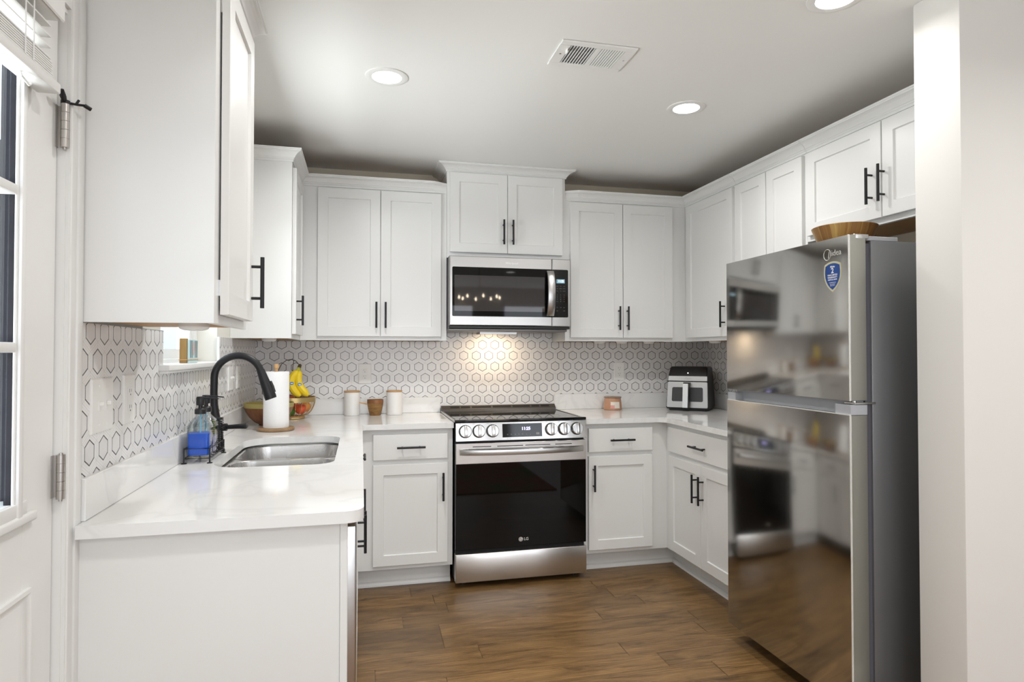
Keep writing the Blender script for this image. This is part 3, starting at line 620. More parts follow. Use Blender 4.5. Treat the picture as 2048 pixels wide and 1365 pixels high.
# above the microwave
c = thing('upper_cabinet', 'short raised white two-door cabinet above the microwave, crown reaching the ceiling', 'cabinet', (0.38, -0.14, 1.9))
MB().box((0.0, -YF-0.004, 1.892), (0.764, -0.001, 2.432)).build('body', cab_white, c, smooth=False)
shaker(c, FB, 0.018, 0.379, 1.926, 2.420, YF+0.004, hnd=(0.352, 2.056)); shaker(c, FB, 0.382, 0.742, 1.926, 2.420, YF+0.004, hnd=(0.411, 2.056))
crown(c, [(0, -0.001), (0, -YF-0.004), (0.764, -YF-0.004), (0.764, -0.001)], 2.424, hs=0.0505/0.062, os_=1.15)
# back-right pair
c = thing('upper_cabinet', 'tall white two-door upper cabinet right of the microwave', 'cabinet', (1.19, -0.14, ZU))
upper_body(c, 0.765, XRF-0.001, -YF, -0.001, ZU, CZ, '-y')
shaker(c, FB, 0.797, 1.157, 1.402, 2.278, YF, hnd=(1.126, 1.529)); shaker(c, FB, 1.161, 1.515, 1.402, 2.278, YF, hnd=(1.185, 1.529))
CPR = [(0.765, -YF), (0.848, -YF), (XRF, -YF), (XRF, -2.42)]
crown(c, CPR, CZ, (0, 2), scale=[0.1, 1, 1, 1])
def right_upper(y0, y1, z0, lab, doors, i, hz):
    c = thing('upper_cabinet', lab, 'cabinet', ((XRF+XE)/2, (y0+y1)/2, z0))
    upper_body(c, XRF, XE-0.001, y1, y0, z0, CZ, '-x')
    for a, b, hy in doors: shaker(c, FR, a, b, z0+0.024, 2.278, -XRF, hnd=(hy, hz))
    crown(c, [CPR[1], CPR[2], (XRF, y0), (XRF, y1)] if i else CPR[1:3]+[(XRF, y1)], CZ, (2, 3) if i else (1, 2))
right_upper(-0.001, -0.888, ZU, 'white single-door upper cabinet in the back right corner, left of the refrigerator', [(-0.868, -0.330, -0.790)], 0, 1.534)
right_upper(-0.889, -1.490, ZU, 'white two-door upper cabinet partly hidden behind the refrigerator', [(-1.185, -0.898, -1.155), (-1.474, -1.192, -1.222)], 1, 1.534)
right_upper(-1.491, -2.424, 1.848, 'short white two-door cabinet over the refrigerator', [(-1.962, -1.508, -1.915), (-2.410, -1.968, -1.979)], 1, 2.012)
for x, y, lab in ((-0.944, -2.33, 'white under-cabinet puck light below the nearest left cabinet'), (-1.0, -0.5, 'white under-cabinet puck light in the back left corner'),
                  (1.05, -0.16, 'leftmost white puck light under the cabinet right of the microwave'), (1.21, -0.16, 'middle white puck light under the cabinet right of the microwave'),
                  (1.41, -0.16, 'rightmost white puck light under the cabinet right of the microwave'), (1.74, -0.45, 'white puck light under the back right corner cabinet')):
    m = MB(); m.lathe([(0.0, -0.0175), (0.026, -0.0175), (0.034, -0.0145), (0.038, -0.009), (0.038, -0.0003), (0, -0.0003)], (0, 0, 0), 32, closed=True)
    o = thing('puck_light', lab, 'light', (x, y, ZU+0.0054), 'under-cabinet puck lights', local=True)
    m.build('housing', white_plastic, o)
    MB().lathe([(0, -0.0190), (0.022, -0.0186), (0.022, -0.0175), (0, -0.0175)], n=24, closed=True).build('lens', ceramic, o)

# ================================================================== base cabinets
YBF = 0.613; XLB = -0.542; XRB = 1.308; ZK = 0.116; ZT = 0.884
# end panel beside dishwasher
c = thing('end_panel', 'tall white cabinet end panel under the near end of the left counter', 'cabinet panel', (-0.85, -2.5, 0))
MB().box((XW+0.001, -2.512, 0), (-0.561, -2.492, ZT)).build('panel', cab_white, c, smooth=False)
MB().box((-0.5605, -2.5155, 0), (XLB, -2.492, ZT), 0.0015).build('stile', cab_white, c)
# dishwasher
c = thing('dishwasher', 'stainless dishwasher seen edge-on beside the white end panel', 'dishwasher', (-0.8, -2.19, 0))
MB().box((XW+0.03, -2.485, 0.1), (XLB-0.02, -1.892, 0.868)).build('tub', black_plastic, c, smooth=False)
MB(FL).box((-2.484, 0.115, XLB-0.03), (-1.892, 0.862, -0.5225), 0.004, 2).build('door', steel, c)
MB(FL).box((-2.484, 0.8625, XLB-0.04), (-1.892, 0.878, XLB-0.012)).build('control_strip', black_plastic, c)
# sink base
c = thing('base_cabinet', 'white sink base cabinet under the left counter, seen edge-on', 'cabinet', (-0.8, -1.49, 0))
m = MB(); m.box((XW+0.001, -1.885, ZK), (XLB-0.02, -1.872, ZT)); m.box((XW+0.001, -1.043, ZK), (XLB-0.02, -1.031, ZT)); m.box((XW+0.001, -1.885, ZK), (XLB, -1.031, ZK+0.015)); m.box((XLB-0.02, -1.885, ZK), (XLB, -1.031, ZT)); m.build('body', cab_white, c, smooth=False)
shaker(c, FL, -1.865, -1.460, 0.14, 0.69, XLB, hnd=(-1.492, 0.562)); shaker(c, FL, -1.456, -1.050, 0.14, 0.69, XLB, hnd=(-1.424, 0.562)); shaker(c, FL, -1.865, -1.050, 0.716, 0.858, XLB, flat=True, name='false_drawer_front')
c = thing('base_cabinet', 'white drawer base cabinet in the left run next to the inner corner', 'cabinet', (-0.8, -0.86, 0))
MB().box((XW+0.001, -1.030, ZK), (XLB, -0.6135, ZT)).build('body', cab_white, c, smooth=False)
shaker(c, FL, -1.015, -0.70, 0.14, 0.69, XLB, hnd=(-0.983, 0.562)); d = shaker(c, FL, -1.015, -0.70, 0.716, 0.858, XLB, flat=True, name='drawer', hnd=(-0.92, 0.785, False))
# back left
c = thing('base_cabinet', 'white base cabinet with drawer and door left of the range', 'cabinet', (-0.27, -0.3, 0))
MB().box((XW+0.001, -YBF, ZK), (-0.008, -0.001, ZT)).build('body', cab_white, c, smooth=False)
shaker(c, FB, -0.446, -0.037, 0.139, 0.691, YBF, hnd=(-0.065, 0.562)); shaker(c, FB, -0.446, -0.037, 0.716, 0.856, YBF, flat=True, name='drawer', hnd=(-0.2415, 0.785, False))
MB().box((-0.62, -0.530, 0), (-0.010, -0.515, ZK)).build('toe_kick', cab_white, c, smooth=False)
c = thing('base_cabinet', 'white base cabinet with drawer and door right of the range', 'cabinet', (1.0, -0.3, 0))
MB().box((0.772, -YBF, ZK), (XE-0.001, -0.001, ZT)).build('body', cab_white, c, smooth=False)
shaker(c, FB, 0.797, 1.203, 0.139, 0.691, YBF, hnd=(0.824, 0.566)); shaker(c, FB, 0.797, 1.206, 0.716, 0.856, YBF, flat=True, name='drawer', hnd=(1.001, 0.786, False))
MB().box((0.774, -0.530, 0), (1.406, -0.515, ZK)).box((1.391, -0.6132, 0), (1.406, -0.530, ZK)).build('toe_kick', cab_white, c, smooth=False)
c = thing('base_cabinet', 'white base cabinet with wide drawer over two doors left of the refrigerator', 'cabinet', (1.6, -1.0, 0))
MB().box((XRB, -1.475, ZK), (XE-0.001, -YBF-0.0005, ZT)).build('body', cab_white, c, smooth=False)
shaker(c, FR, -1.041, -0.674, 0.131, 0.689, -XRB, hnd=(-1.003, 0.557)); shaker(c, FR, -1.412, -1.045, 0.131, 0.689, -XRB, hnd=(-1.071, 0.557)); shaker(c, FR, -1.412, -0.668, 0.712, 0.858, -XRB, flat=True, name='drawer', hnd=(-1.04, 0.784, False))
MB().box((1.391, -1.475, 0), (1.406, -0.6140, ZK)).build('toe_kick', cab_white, c, smooth=False)
def qround(path):
    P = path; prof = [(0, 0), (0.0, 0.026), (0.005, 0.024), (0.011, 0.018), (0.015, 0.008), (0.015, 0)]
    m = MB()
    V = [Vector(p) for p in P]; rings = []
    for i in range(len(V)):
        d0 = (V[i]-V[i-1]).normalized() if i else None; d1 = (V[i+1]-V[i]).normalized() if i < len(V)-1 else None
        n0 = Vector((d0.y, -d0.x)) if d0 else None; n1 = Vector((d1.y, -d1.x)) if d1 else None
        v = n1 if n0 is None else n0 if n1 is None else (n0+n1)/(1+n0.dot(n1))
        rings.append([(V[i].x+v.x*o, V[i].y+v.y*o, h) for o, h in prof])
    return m.loops(rings)
struct('trim_3', qround([(-0.61, -0.5305), (-0.010, -0.5305)]), trim_white, 'white shoe molding left of the range', angle=25)
struct('trim_4', qround([(0.774, -0.5305), (1.3905, -0.5305), (1.3905, -1.475)]), trim_white, 'white shoe molding right of the range', angle=25)

# ================================================================== countertops
def arc(cx, cy, r, a0, a1, n=8): return [(cx+r*math.cos(math.radians(a0+(a1-a0)*i/n)), cy+r*math.sin(math.radians(a0+(a1-a0)*i/n))) for i in range(n+1)]
CL = -0.502; CN = -2.5426
outer = [(XW+0.0005, -0.0005), (-0.005, -0.0005), (-0.005, -0.640)] + arc(-0.010, -0.643, 0.005, 0, -90, 3) + arc(CL+0.02, -0.668, 0.02, 90, 180, 6) + arc(CL-0.045, CN+0.045, 0.045, 0, -90, 8) + [(-1.137, CN), (-1.137, -2.503), (XW+0.0005, -2.503)]
sx0, sx1, sy0, sy1 = -1.012, -0.603, -1.838, -1.06
hole = arc(sx1-0.07, sy0+0.07, 0.07, -90, 0, 8)+arc(sx1-0.10, sy1-0.10, 0.10, 0, 90, 10)+arc(sx0+0.13, sy1-0.13, 0.13, 90, 180, 12)+arc(sx0+0.10, sy0+0.10, 0.10, 180, 270, 10)
ct = thing('countertop', 'white quartz countertop with the sink, left side and left of the range', 'countertop', (-0.8, -1.2, ZT))
MB().poly(outer, ZT+0.0005, 0.914, [hole]).build('slab', quartz, ct, angle=30)
LZ = 1.0136
MB().box((XW+0.0005, -2.500, 0.9145), (XW+0.020, -0.0205, LZ), 0.0015).build('side_splash', quartz, ct)
MB().box((XW+0.0005, -0.020, 0.9145), (-0.005, -0.0005, LZ), 0.0015).build('back_splash', quartz, ct)
outer = [(0.770, -0.0005), (XE-0.0005, -0.0005), (XE-0.0005, -1.50), (1.273, -1.50)]+arc(1.243, -0.678, 0.03, 0, 90, 8)+arc(0.775, -0.643, 0.005, -90, -180, 3)
outer = [(0.770, -0.0005), (XE-0.0005, -0.0005), (XE-0.0005, -1.50), (1.273, -1.50), (1.273, -0.70)]+[(1.273-0.0, -0.70)][:0]+arc(1.225, -0.696, 0.048, 0, 90, 8)+[(0.776, -0.648), (0.770, -0.642)]
ct2 = thing('countertop', 'white quartz countertop to the right of the range, turning towards the refrigerator', 'countertop', (1.4, -0.6, ZT))
MB().poly(outer, ZT+0.0005, 0.914).build('slab', quartz, ct2, angle=30)
MB().box((0.776, -0.020, 0.9145), (XE-0.0005, -0.0005, LZ+0.006), 0.0015).build('back_splash', quartz, ct2)
MB().box((XE-0.020, -1.50, 0.9145), (XE-0.0005, -0.0205, LZ+0.006), 0.0015).build('side_splash', quartz, ct2)
# ---- sink
sk = thing('kitchen_sink', 'undermount stainless double bowl sink with low divider in the left counter', 'sink', (-0.81, -1.45, 0.7))
def bowl(x0, x1, y0, y1, r, name):
    def rr(ins, rad): return arc(x1-ins-rad, y0+ins+rad, rad, -90, 0, 8)+arc(x1-ins-rad, y1-ins-rad, rad, 0, 90, 8)+arc(x0+ins+rad, y1-ins-rad, rad, 90, 180, 8)+arc(x0+ins+rad, y0+ins+rad, rad, 180, 270, 8)
    m = MB(); rings = []
    for ins, z in ((-0.012, 0.8755), (-0.004, 0.8758), (0.0, 0.872), (0.004, 0.84), (0.010, 0.76), (0.016, 0.715), (0.035, 0.695), (0.06, 0.690)):
        rings.append([(x, y, z) for x, y in rr(ins, r if ins < 0.03 else r*0.8)])
    m.loops(rings, cap0=False, cap1=True); return m.build(name, steel_sink, sk)
bowl(-1.004, -0.600, -1.44, -1.066, 0.09, 'bowl'); bowl(-1.004, -0.600, -1.832, -1.464, 0.09, 'bowl')
def flange():
    m = MB(); out = [(sx0-0.012, sy0-0.012), (sx1+0.012, sy0-0.012), (sx1+0.012, sy1+0.012), (sx0-0.012, sy1+0.012)]
    def rr(x0, x1, y0, y1, rad): return arc(x1-rad, y0+rad, rad, -90, 0, 8)+arc(x1-rad, y1-rad, rad, 0, 90, 8)+arc(x0+rad, y1-rad, rad, 90, 180, 8)+arc(x0+rad, y0+rad, rad, 180, 270, 8)
    m.poly(out, 0.8735, 0.8745, [rr(-1.008, -0.596, -1.442, -1.062, 0.09), rr(-1.008, -0.596, -1.834, -1.462, 0.09)])
    return m.build('rim_flange', steel_sink, sk)
flange()
for y in (-1.25, -1.65):
    MB().lathe([(0, 0.6935), (0.03, 0.6935), (0.042, 0.6915), (0.044, 0.6905), (0, 0.6905)], (-0.80, y, 0), 28, closed=True).build('drain', steel_light, sk)

# ================================================================== tile backsplash (thin slabs on the walls)
TZ = 1.378
m = MB(); m.box((XW+0.0005, -0.0095, LZ+0.0003), (0.7755, -0.0005, TZ)); m.box((0.7755, -0.0095, LZ+0.0063), (XE-0.0005, -0.0005, TZ)); m.box((-0.0045, -0.0095, 0.9147), (0.7755, -0.0005, LZ+0.0003)); m.box((0.002, -0.0095, TZ), (0.762, -0.0005, 1.47))
tag(m.build('tile_backsplash', tile_x, smooth=False, origin=(0.39, -0.005, 1.0)), 'hexagon mosaic tile backsplash on the back wall behind the range', 'backsplash')
m = MB(); m.box((XW+0.0005, -2.500, LZ), (XW+0.009, wy0, TZ)); m.box((XW+0.0005, wy0, LZ), (XW+0.009, wy1, 1.2375)); m.box((XW+0.0005, wy1, LZ), (XW+0.009, -0.0098, TZ))
o = tag(m.build('tile_backsplash', tile_y, smooth=False, origin=(XW, -1.2, 1.0)), 'hexagon mosaic tile backsplash on the left wall around the window', 'backsplash')
m = MB(); m.box((XW+0.0005, wy1-0.008, 1.267), (XW+0.012, wy1, TZ)); m.build('edge_strip', white_plastic, o)
m = MB(); m.box((XW+0.0005, -2.500, TZ-0.001), (XW+0.010, wy0, TZ+0.0005)); m.build('edge_strip', print_grey, o)
m = MB(); m.box((XE-0.009, -1.50, LZ+0.006), (XE-0.0005, -0.0098, TZ))
tag(m.build('tile_backsplash', tile_y, smooth=False, origin=(XE, -0.7, 1.0)), 'short strip of hexagon tile on the right wall behind the air fryer', 'backsplash')

# ---- outlets and switches
def duplex(parent, fr, u, v, w):
    for s in (0.0195, -0.0195):
        r = MB(fr); r.box((u-0.0165, v+s-0.0145, w), (u+0.0165, v+s+0.0145, w+0.0015), 0.0007); p = r.build('receptacle', white_plastic, parent)
        q = MB(fr); q.box((u-0.0075, v+s+0.000, w+0.0014), (u-0.0058, v+s+0.009, w+0.0018)); q.box((u+0.0058, v+s+0.0015, w+0.0014), (u+0.0073, v+s+0.0085, w+0.0018)); q.box((u-0.002, v+s-0.010, w+0.0014), (u+0.002, v+s-0.006, w+0.0018)); q.build('slot', slot_dark, p, smooth=False)
def plate(lab, fr, u, v, w, wd, ht, kind, cat='outlet'):
    x, y, z = fr(u, v, w)
    o = thing('wall_outlet' if cat == 'outlet' else 'switch_plate', lab, cat, (x, y, z))
    MB(fr).rings2((u-wd/2, v-ht/2, u+wd/2, v+ht/2), [(0, w), (0.0, w+0.003), (0.003, w+0.0055)]).build('cover_plate', white_plastic, o)
    if kind == 'd': duplex(o, fr, u, v, w+0.0055)
    if kind == 's2':
        for s in (-0.023, 0.023):
            MB(fr).box((u+s-0.005, v-0.012, w+0.0055), (u+s+0.005, v+0.012, w+0.0065)).build('toggle_slot', white_plastic, o)
            MB(fr).box((u+s-0.004, v-0.001, w+0.0065), (u+s+0.004, v+0.009, w+0.016), 0.001).build('toggle', white_plastic, o)
    if kind == 'g':
        MB(fr).box((u-0.0165, v-0.034, w+0.0055), (u+0.0165, v+0.034, w+0.007), 0.0008).build('receptacle', white_plastic, o)
        q = MB(fr)
        for s in (0.022, -0.022): q.box((u-0.0075, v+s-0.004, w+0.0068), (u-0.0058, v+s+0.006, w+0.0073)); q.box((u+0.0058, v+s-0.003, w+0.0068), (u+0.0073, v+s+0.005, w+0.0073)); q.box((u-0.002, v+s-0.012, w+0.0068), (u+0.002, v+s-0.008, w+0.0073))
        q.build('slot', slot_dark, o, smooth=False)
    for s in (0.048, -0.048):
        if kind in ('s2', 'g'):
            for dx in ((-0.023, 0.023) if kind == 's2' else (0,)):
                MB().cyl(fr(u+dx, v+s, w+0.005), fr(u+dx, v+s, w+0.0063), 0.003, 10).build('screw', print_white, o)
XT = XW+0.009
plate('white double switch plate on the left wall nearest the door', FL, -2.387, 1.176, XT, 0.134, 0.134, 's2', 'light switch')
plate('white outlet on the left wall right of the double switch plate', FL, -2.200, 1.178, XT, 0.085, 0.134, 'g')
plate('white switch plate on the left wall behind the faucet', FL, -0.785, 1.177, XT, 0.118, 0.118, 's2', 'light switch')
plate('white outlet on the left wall just right of the faucet', FL, -0.59, 1.177, XT, 0.072, 0.118, 'g')
plate('white duplex outlet on the back wall above the left canister', FB, -0.487, 1.170, 0.0095, 0.080, 0.128, 'd')
plate('white duplex outlet on the back wall above the candle', FB, 1.254, 1.173, 0.0095, 0.076, 0.124, 'd')

# ================================================================== range
r = thing('range', 'stainless slide-in electric range with black glass oven door', 'range', (0.382, -0.34, 0))
X0, X1 = 0.001, 0.764
MB().box((X0+0.002, -0.632, 0.035), (X1-0.002, -0.03, 0.905)).build('body', black_plastic, r, smooth=False)
for x in (0.05, 0.71):
    for y in (-0.60, -0.08): MB().cyl((x, y, 0), (x, y, 0.035), 0.018, 16).build('foot', black_plastic, r)
MB().poly([(X0-0.004, -0.655), (X1+0.004, -0.655), (X1+0.004, -0.03), (X0-0.004, -0.03)], 0.9155, 0.922).build('cooktop', black_glass, r, smooth=False)
m = MB(); m.box((X0-0.0055, -0.656, 0.9155), (X0+0.004, -0.03, 0.9255), 0.001); m.box((X1-0.004, -0.656, 0.9155), (X1+0.0055, -0.03, 0.9255), 0.001); m.build('side_trim', steel, r)
MB().box((X0-0.004, -0.668, 0.9135), (X1+0.004, -0.652, 0.929), 0.002, 2).build('front_trim', black_gloss, r)
burn = principled('burner_print', (0.07, 0.07, 0.07), 0.15)
for x, y, rr in ((0.19, -0.47, 0.115), (0.57, -0.47, 0.10), (0.19, -0.20, 0.08), (0.57, -0.20, 0.08), (0.38, -0.19, 0.055)):
    MB().lathe([(rr, 0.9221), (rr+0.0015, 0.9221), (rr+0.0015, 0.9223), (rr, 0.9223)], (x, y, 0), 48, closed=True).build('burner_ring', burn, r)
# rear vent trim
m = MB(FB)
m.loops([[(u, 0.922, 0.012), (u, 0.956, 0.02), (u, 0.958, 0.045), (u, 0.936, 0.075), (u, 0.922, 0.08)] for u in (X0-0.002, X1+0.004)])
m.build('rear_vent_trim', principled('dark_bronze_trim', (0.09, 0.08, 0.07), 0.3, 0.4), r, angle=25)
for a, b in ((0.055, 0.115), (0.125, 0.185), (0.197, 0.325), (0.337, 0.460), (0.472, 0.590), (0.602, 0.655), (0.667, 0.725)):
    m = MB(FB); m.loops([[(u, 0.9525, 0.0535), (u, 0.9425, 0.0672), (u, 0.9405, 0.0655), (u, 0.9505, 0.0518)] for u in (a, b)]); m.build('vent_slot', slot_dark, r, smooth=False)
# control panel, leaning outwards at the bottom
def PN(u, v, w):   # v along the panel 0..1 from z .912 to .812
    t = (0.912-v)/0.10; return (u, -(0.668+0.014*t+w), v)
m = MB(PN); m.rings2((X0, 0.812, X1, 0.912), [(0, -0.03), (0, -0.001), (0.001, 0)]); m.build('control_panel', steel_wavy, r)
MB(PN).rings2((0.266, 0.827, 0.498, 0.902), [(0, 0), (0, 0.0006), (0.0005, 0.001)]).build('display', black_gloss, r)
pr, pu, po = (1, 0, 0), (0, 0.14, 1), (0, -1, 0)
def ptx(s, size, u, v, mt, nm='clock_digits', b=0.0, al='CENTER'): return text(nm, s, size, (u, -(0.668+0.014*(0.912-v)/0.10+0.0012), v), pr, (0, 0.1386, 0.990), (0, -0.99, 0.1386), mt, r, 0.0004, al, b)
ptx('11:25', 0.024, 0.403, 0.873, led_violet, b=0.0006)
for i, u in enumerate((0.295, 0.317, 0.339, 0.361, 0.383, 0.405, 0.428, 0.448)): ptx('-' if i in (6,) else ('\u00b7' if i == 7 else ('x' if i == 5 else '=')), 0.016, u, 0.842, print_grey, 'touch_key')
MB(PN).box((0.462, 0.838, 0.001), (0.482, 0.850, 0.0014)).build('start_key', print_grey, r)
text('maker_print', 'LG ThinQ', 0.006, (0.305, -0.6815, 0.820), pr, (0, 0.1386, 0.990), (0, -0.99, 0.1386), print_grey, r, 0.0003)
for i, u in enumerate((0.054, 0.131, 0.209, 0.553, 0.630, 0.708)):
    zc = 0.865; yb = -(0.668+0.014*(0.912-zc)/0.1)
    n_ = Vector((0, -0.990, 0.14)).normalized(); c0 = Vector((u, yb, zc))
    m = MB(); m.tube([tuple(c0), tuple(c0+n_*0.007)], 0.0365, 40); bz = m.build('knob', black_plastic, r); bz['label'] = 'black-skirted chrome burner knob'
    m = MB(); m.tube([tuple(c0+n_*0.007), tuple(c0+n_*0.024), tuple(c0+n_*0.026)], [0.0335, 0.0325, 0.030], 40); m.build('dial', steel_light, bz)
    upv = Vector((0, 0.14, 0.99)).normalized(); g = MB(lambda a, b_, c_, c0=c0, n_=n_, upv=upv: tuple(c0+Vector((1, 0, 0))*a+upv*b_+n_*c_))
    g.box((-0.0085, -0.032, 0.020), (0.0085, 0.032, 0.040), 0.002, 2); g.build('grip', steel_light, bz)
    text('level_print', 'OFF', 0.006, (u-0.028, yb-0.0003, zc+0.042), pr, (0, 0.1386, 0.990), (0, -0.99, 0.1386), print_grey, bz, 0.0003)
# oven door
yd = 0.680
dr = MB(FB).box((X0, 0.2095, 0.634), (X1, 0.799, yd-0.004), 0.003, 2).build('oven_door', black_plastic, r)
MB(FB).rings2((X0, 0.685, X1, 0.7995), [(0, yd-0.006), (0, yd-0.001), (0.002, yd+0.001)]).build('door_top_panel', steel_soft, dr)
MB(FB).rings2((X0+0.003, 0.2095, X1-0.003, 0.6845), [(0, yd-0.006), (0, yd-0.001), (0.001, yd)]).build('door_glass', black_glass, dr)
for a, b in ((0.095, 0.20), (0.235, 0.385), (0.398, 0.545), (0.575, 0.675)): MB(FB).box((a, 0.7775, yd+0.0004), (b, 0.7815, yd+0.0016)).build('vent_slot', slot_dark, dr, smooth=False)
# bar handle, bowed outwards
m = MB(FB); rings = []
for i in range(25):
    t = i/24; u = 0.022+t*0.720; w = yd+0.012+0.048*math.sin(PI*min(1, max(0, (t*1.0))))**0.55; h = 0.0145
    hh = 0.017
    rings.append([(u, 0.753-hh, w-0.004), (u, 0.753-hh+0.003, w+0.004), (u, 0.753, w+0.007), (u, 0.753+hh-0.003, w+0.004), (u, 0.753+hh, w-0.004), (u, 0.753+hh-0.004, w-0.010), (u, 0.753-hh+0.004, w-0.010)])
m.loops(rings); m.build('handle', steel, dr, angle=40)
MB(FB).box((0.024, 0.742, yd), (0.045, 0.764, yd+0.018), 0.002).box((0.720, 0.742, yd), (0.741, 0.764, yd+0.018), 0.002).build('handle_bracket', steel, dr)
# badge
def emblem(parent, c, R_, fr, mt):
    m = MB(); cu, cv, cw = c
    pts = [(cu+R_*math.cos(a*PI/18), cv+R_*math.sin(a*PI/18)) for a in range(36)]
    m.f = lambda x, y, z: fr(x, y, z)
    m.poly(pts, cw, cw+0.0006); return m.build('emblem_disc', mt, parent)
lg = emblem(dr, (0.3715, 0.250, yd), 0.0125, FB, logo_silver)
text('emblem_mark', 'L', 0.013, (0.374, -yd-0.0006, 0.2495), pr, (0, 0, 1), (0, -1, 0), black_gloss, lg, 0.0003)
m = MB(); m.tube([(0.3715+0.009*math.cos(a), -yd-0.0008, 0.250+0.009*math.sin(a)) for a in [math.radians(x) for x in range(60, 361, 15)]], 0.0009, 6); m.build('emblem_ring', black_gloss, lg)
MB(FB).box((0.366, 0.2515, yd+0.0006), (0.3682, 0.2535, yd+0.001)).build('emblem_eye', black_gloss, lg)
text('brand_lettering', 'LG', 0.0225, (0.403, -yd, 0.250), pr, (0, 0, 1), (0, -1, 0), logo_silver, dr, 0.0006, bold=0.0004)
dw = MB(FB).rings2((X0, 0.031, X1, 0.186), [(0, 0.634), (0, yd-0.002), (0.003, yd)]).build('storage_drawer', steel_soft, r)
MB(FB).box((X0+0.01, 0.186, 0.634), (X1-0.01, 0.209, 0.664)).build('drawer_gap', slot_dark, r, smooth=False)

# ================================================================== microwave
mw = thing('microwave', 'stainless over-the-range microwave with black window and arched handle', 'microwave', (0.38, -0.2, 1.44))
yw = 0.405
MB().box((0.0035, -0.375, 1.452), (0.7605, -0.011, 1.889)).build('body', principled('microwave_case', (0.10, 0.10, 0.105), 0.4, 0.5), mw, smooth=False)
MB(FB).box((0.0035, 1.452, 0.355), (0.7605, 1.468, 0.392), 0.002).build('lower_grille', black_plastic, mw)
MB(FB).box((0.001, 1.436, 0.03), (0.757, 1.452, 0.35), 0.003).build('underside', principled('microwave_base_metal', (0.20, 0.19, 0.18), 0.35, 0.8), mw)
MB().box((0.26, -0.22, 1.4335), (0.42, -0.13, 1.436)).build('lamp_cover', principled('warm_lamp_cover', (0.9, 0.8, 0.6), 0.4, emis=(1.0, 0.72, 0.42), estr=0.6), mw)
MB().box((0.22, -0.225, 1.4225), (0.46, -0.219, 1.436)).box((0.22, -0.219, 1.4225), (0.226, -0.10, 1.436)).box((0.454, -0.219, 1.4225), (0.46, -0.10, 1.436)).build('lamp_housing', steel, mw)
dm = MB(FB); dm.rings2((0.002, 1.469, 0.641, 1.888), [(0, 0.376), (0, yw-0.004), (0.004, yw)]); dm = dm.build('door', steel, mw)
MB(FB).rings2((0.6435, 1.469, 0.762, 1.888), [(0, 0.376), (0, yw-0.004), (0.004, yw)]).build('control_face', steel, mw)
def rrect(u0, u1, v0, v1, r_, n=5, side='all'):
    pts = []
    for cx_, cy_, a0, k in ((u1-r_, v0+r_, -90, 'r'), (u1-r_, v1-r_, 0, 'r'), (u0+r_, v1-r_, 90, 'l'), (u0+r_, v0+r_, 180, 'l')):
        if side in ('all', k): pts += arc(cx_, cy_, r_, a0, a0+90, n)
        else: pts.append({-90: (u1, v0), 0: (u1, v1), 90: (u0, v1), 180: (u0, v0)}[a0])
    return pts
MB(FB).poly(rrect(0.018, 0.641, 1.524, 1.822, 0.008, side='l'), yw-0.0002, yw+0.0015).build('door_glass', black_glass, dm)
MB(FB).poly(rrect(0.031, 0.594, 1.556, 1.772, 0.003), yw+0.0014, yw+0.0018).build('window', mw_glass, dm)
MB(FB).poly(rrect(0.6435, 0.746, 1.524, 1.822, 0.008, side='r'), yw-0.0002, yw+0.0015).build('keypad', black_gloss, mw)
m = MB(FB); rings = []
for i in range(17):
    t = i/16; v_ = 1.531+t*0.281; w = yw+0.006+0.036*math.sin(PI*t)**0.6
    rings.append([(0.604, v_, w), (0.607, v_, w+0.006), (0.628, v_, w+0.010), (0.649, v_, w+0.006), (0.652, v_, w), (0.647, v_, w-0.006), (0.609, v_, w-0.006)])
m.loops(rings); m.build('handle', steel, dm, angle=40)
MB(FB).box((0.670, 1.737, yw+0.0015), (0.724, 1.762, yw+0.002)).build('display', led_cyan, mw)
text('clock_digits', '11:25', 0.020, (0.699, -yw-0.002, 1.7495), pr, (0, 0, 1), (0, -1, 0), led_white, mw, 0.0003, bold=0.0003, sx=0.85)
pz = {0: 1.719, 1: 1.704, 2: 1.689}
for i in range(3):
    for j, s in enumerate((('Power', 'Cook', 'Keep'), ('Melt', 'Defrost', 'Potato'), ('Soup', 'Veg', 'Popcorn'))[i]): text('key_print', s, 0.0055, (0.675+0.0225*j, -yw-0.0015, pz[i]), pr, (0, 0, 1), (0, -1, 0), print_grey, mw, 0.0003)
for i, row in enumerate((('1', '2', '3'), ('4', '5', '6'), ('7', '8', '9'), ('Timer', '0', 'Vent'))):
    for j, s in enumerate(row): text('key_print', s, 0.008 if len(s) == 1 else 0.005, (0.675+0.0225*j, -yw-0.0015, 1.664-0.0135*i), pr, (0, 0, 1), (0, -1, 0), print_grey, mw, 0.0003)
for i, row in enumerate((('Off', '+30', 'Start'), ('Light', '', 'Lock'))):
    for j, s in enumerate(row):
        if s: text('key_print', s, 0.0055, (0.675+0.0225*j, -yw-0.0015, 1.586-0.021*i), pr, (0, 0, 1), (0, -1, 0), print_grey, mw, 0.0003)
text('brand_lettering', 'Whirlpool', 0.019, (0.384, -yw, 1.852), pr, (0, 0, 1), (0, -1, 0), principled('pale_lettering', (0.82, 0.82, 0.80), 0.4, 0.3), dm, 0.0005, shear=0.15)

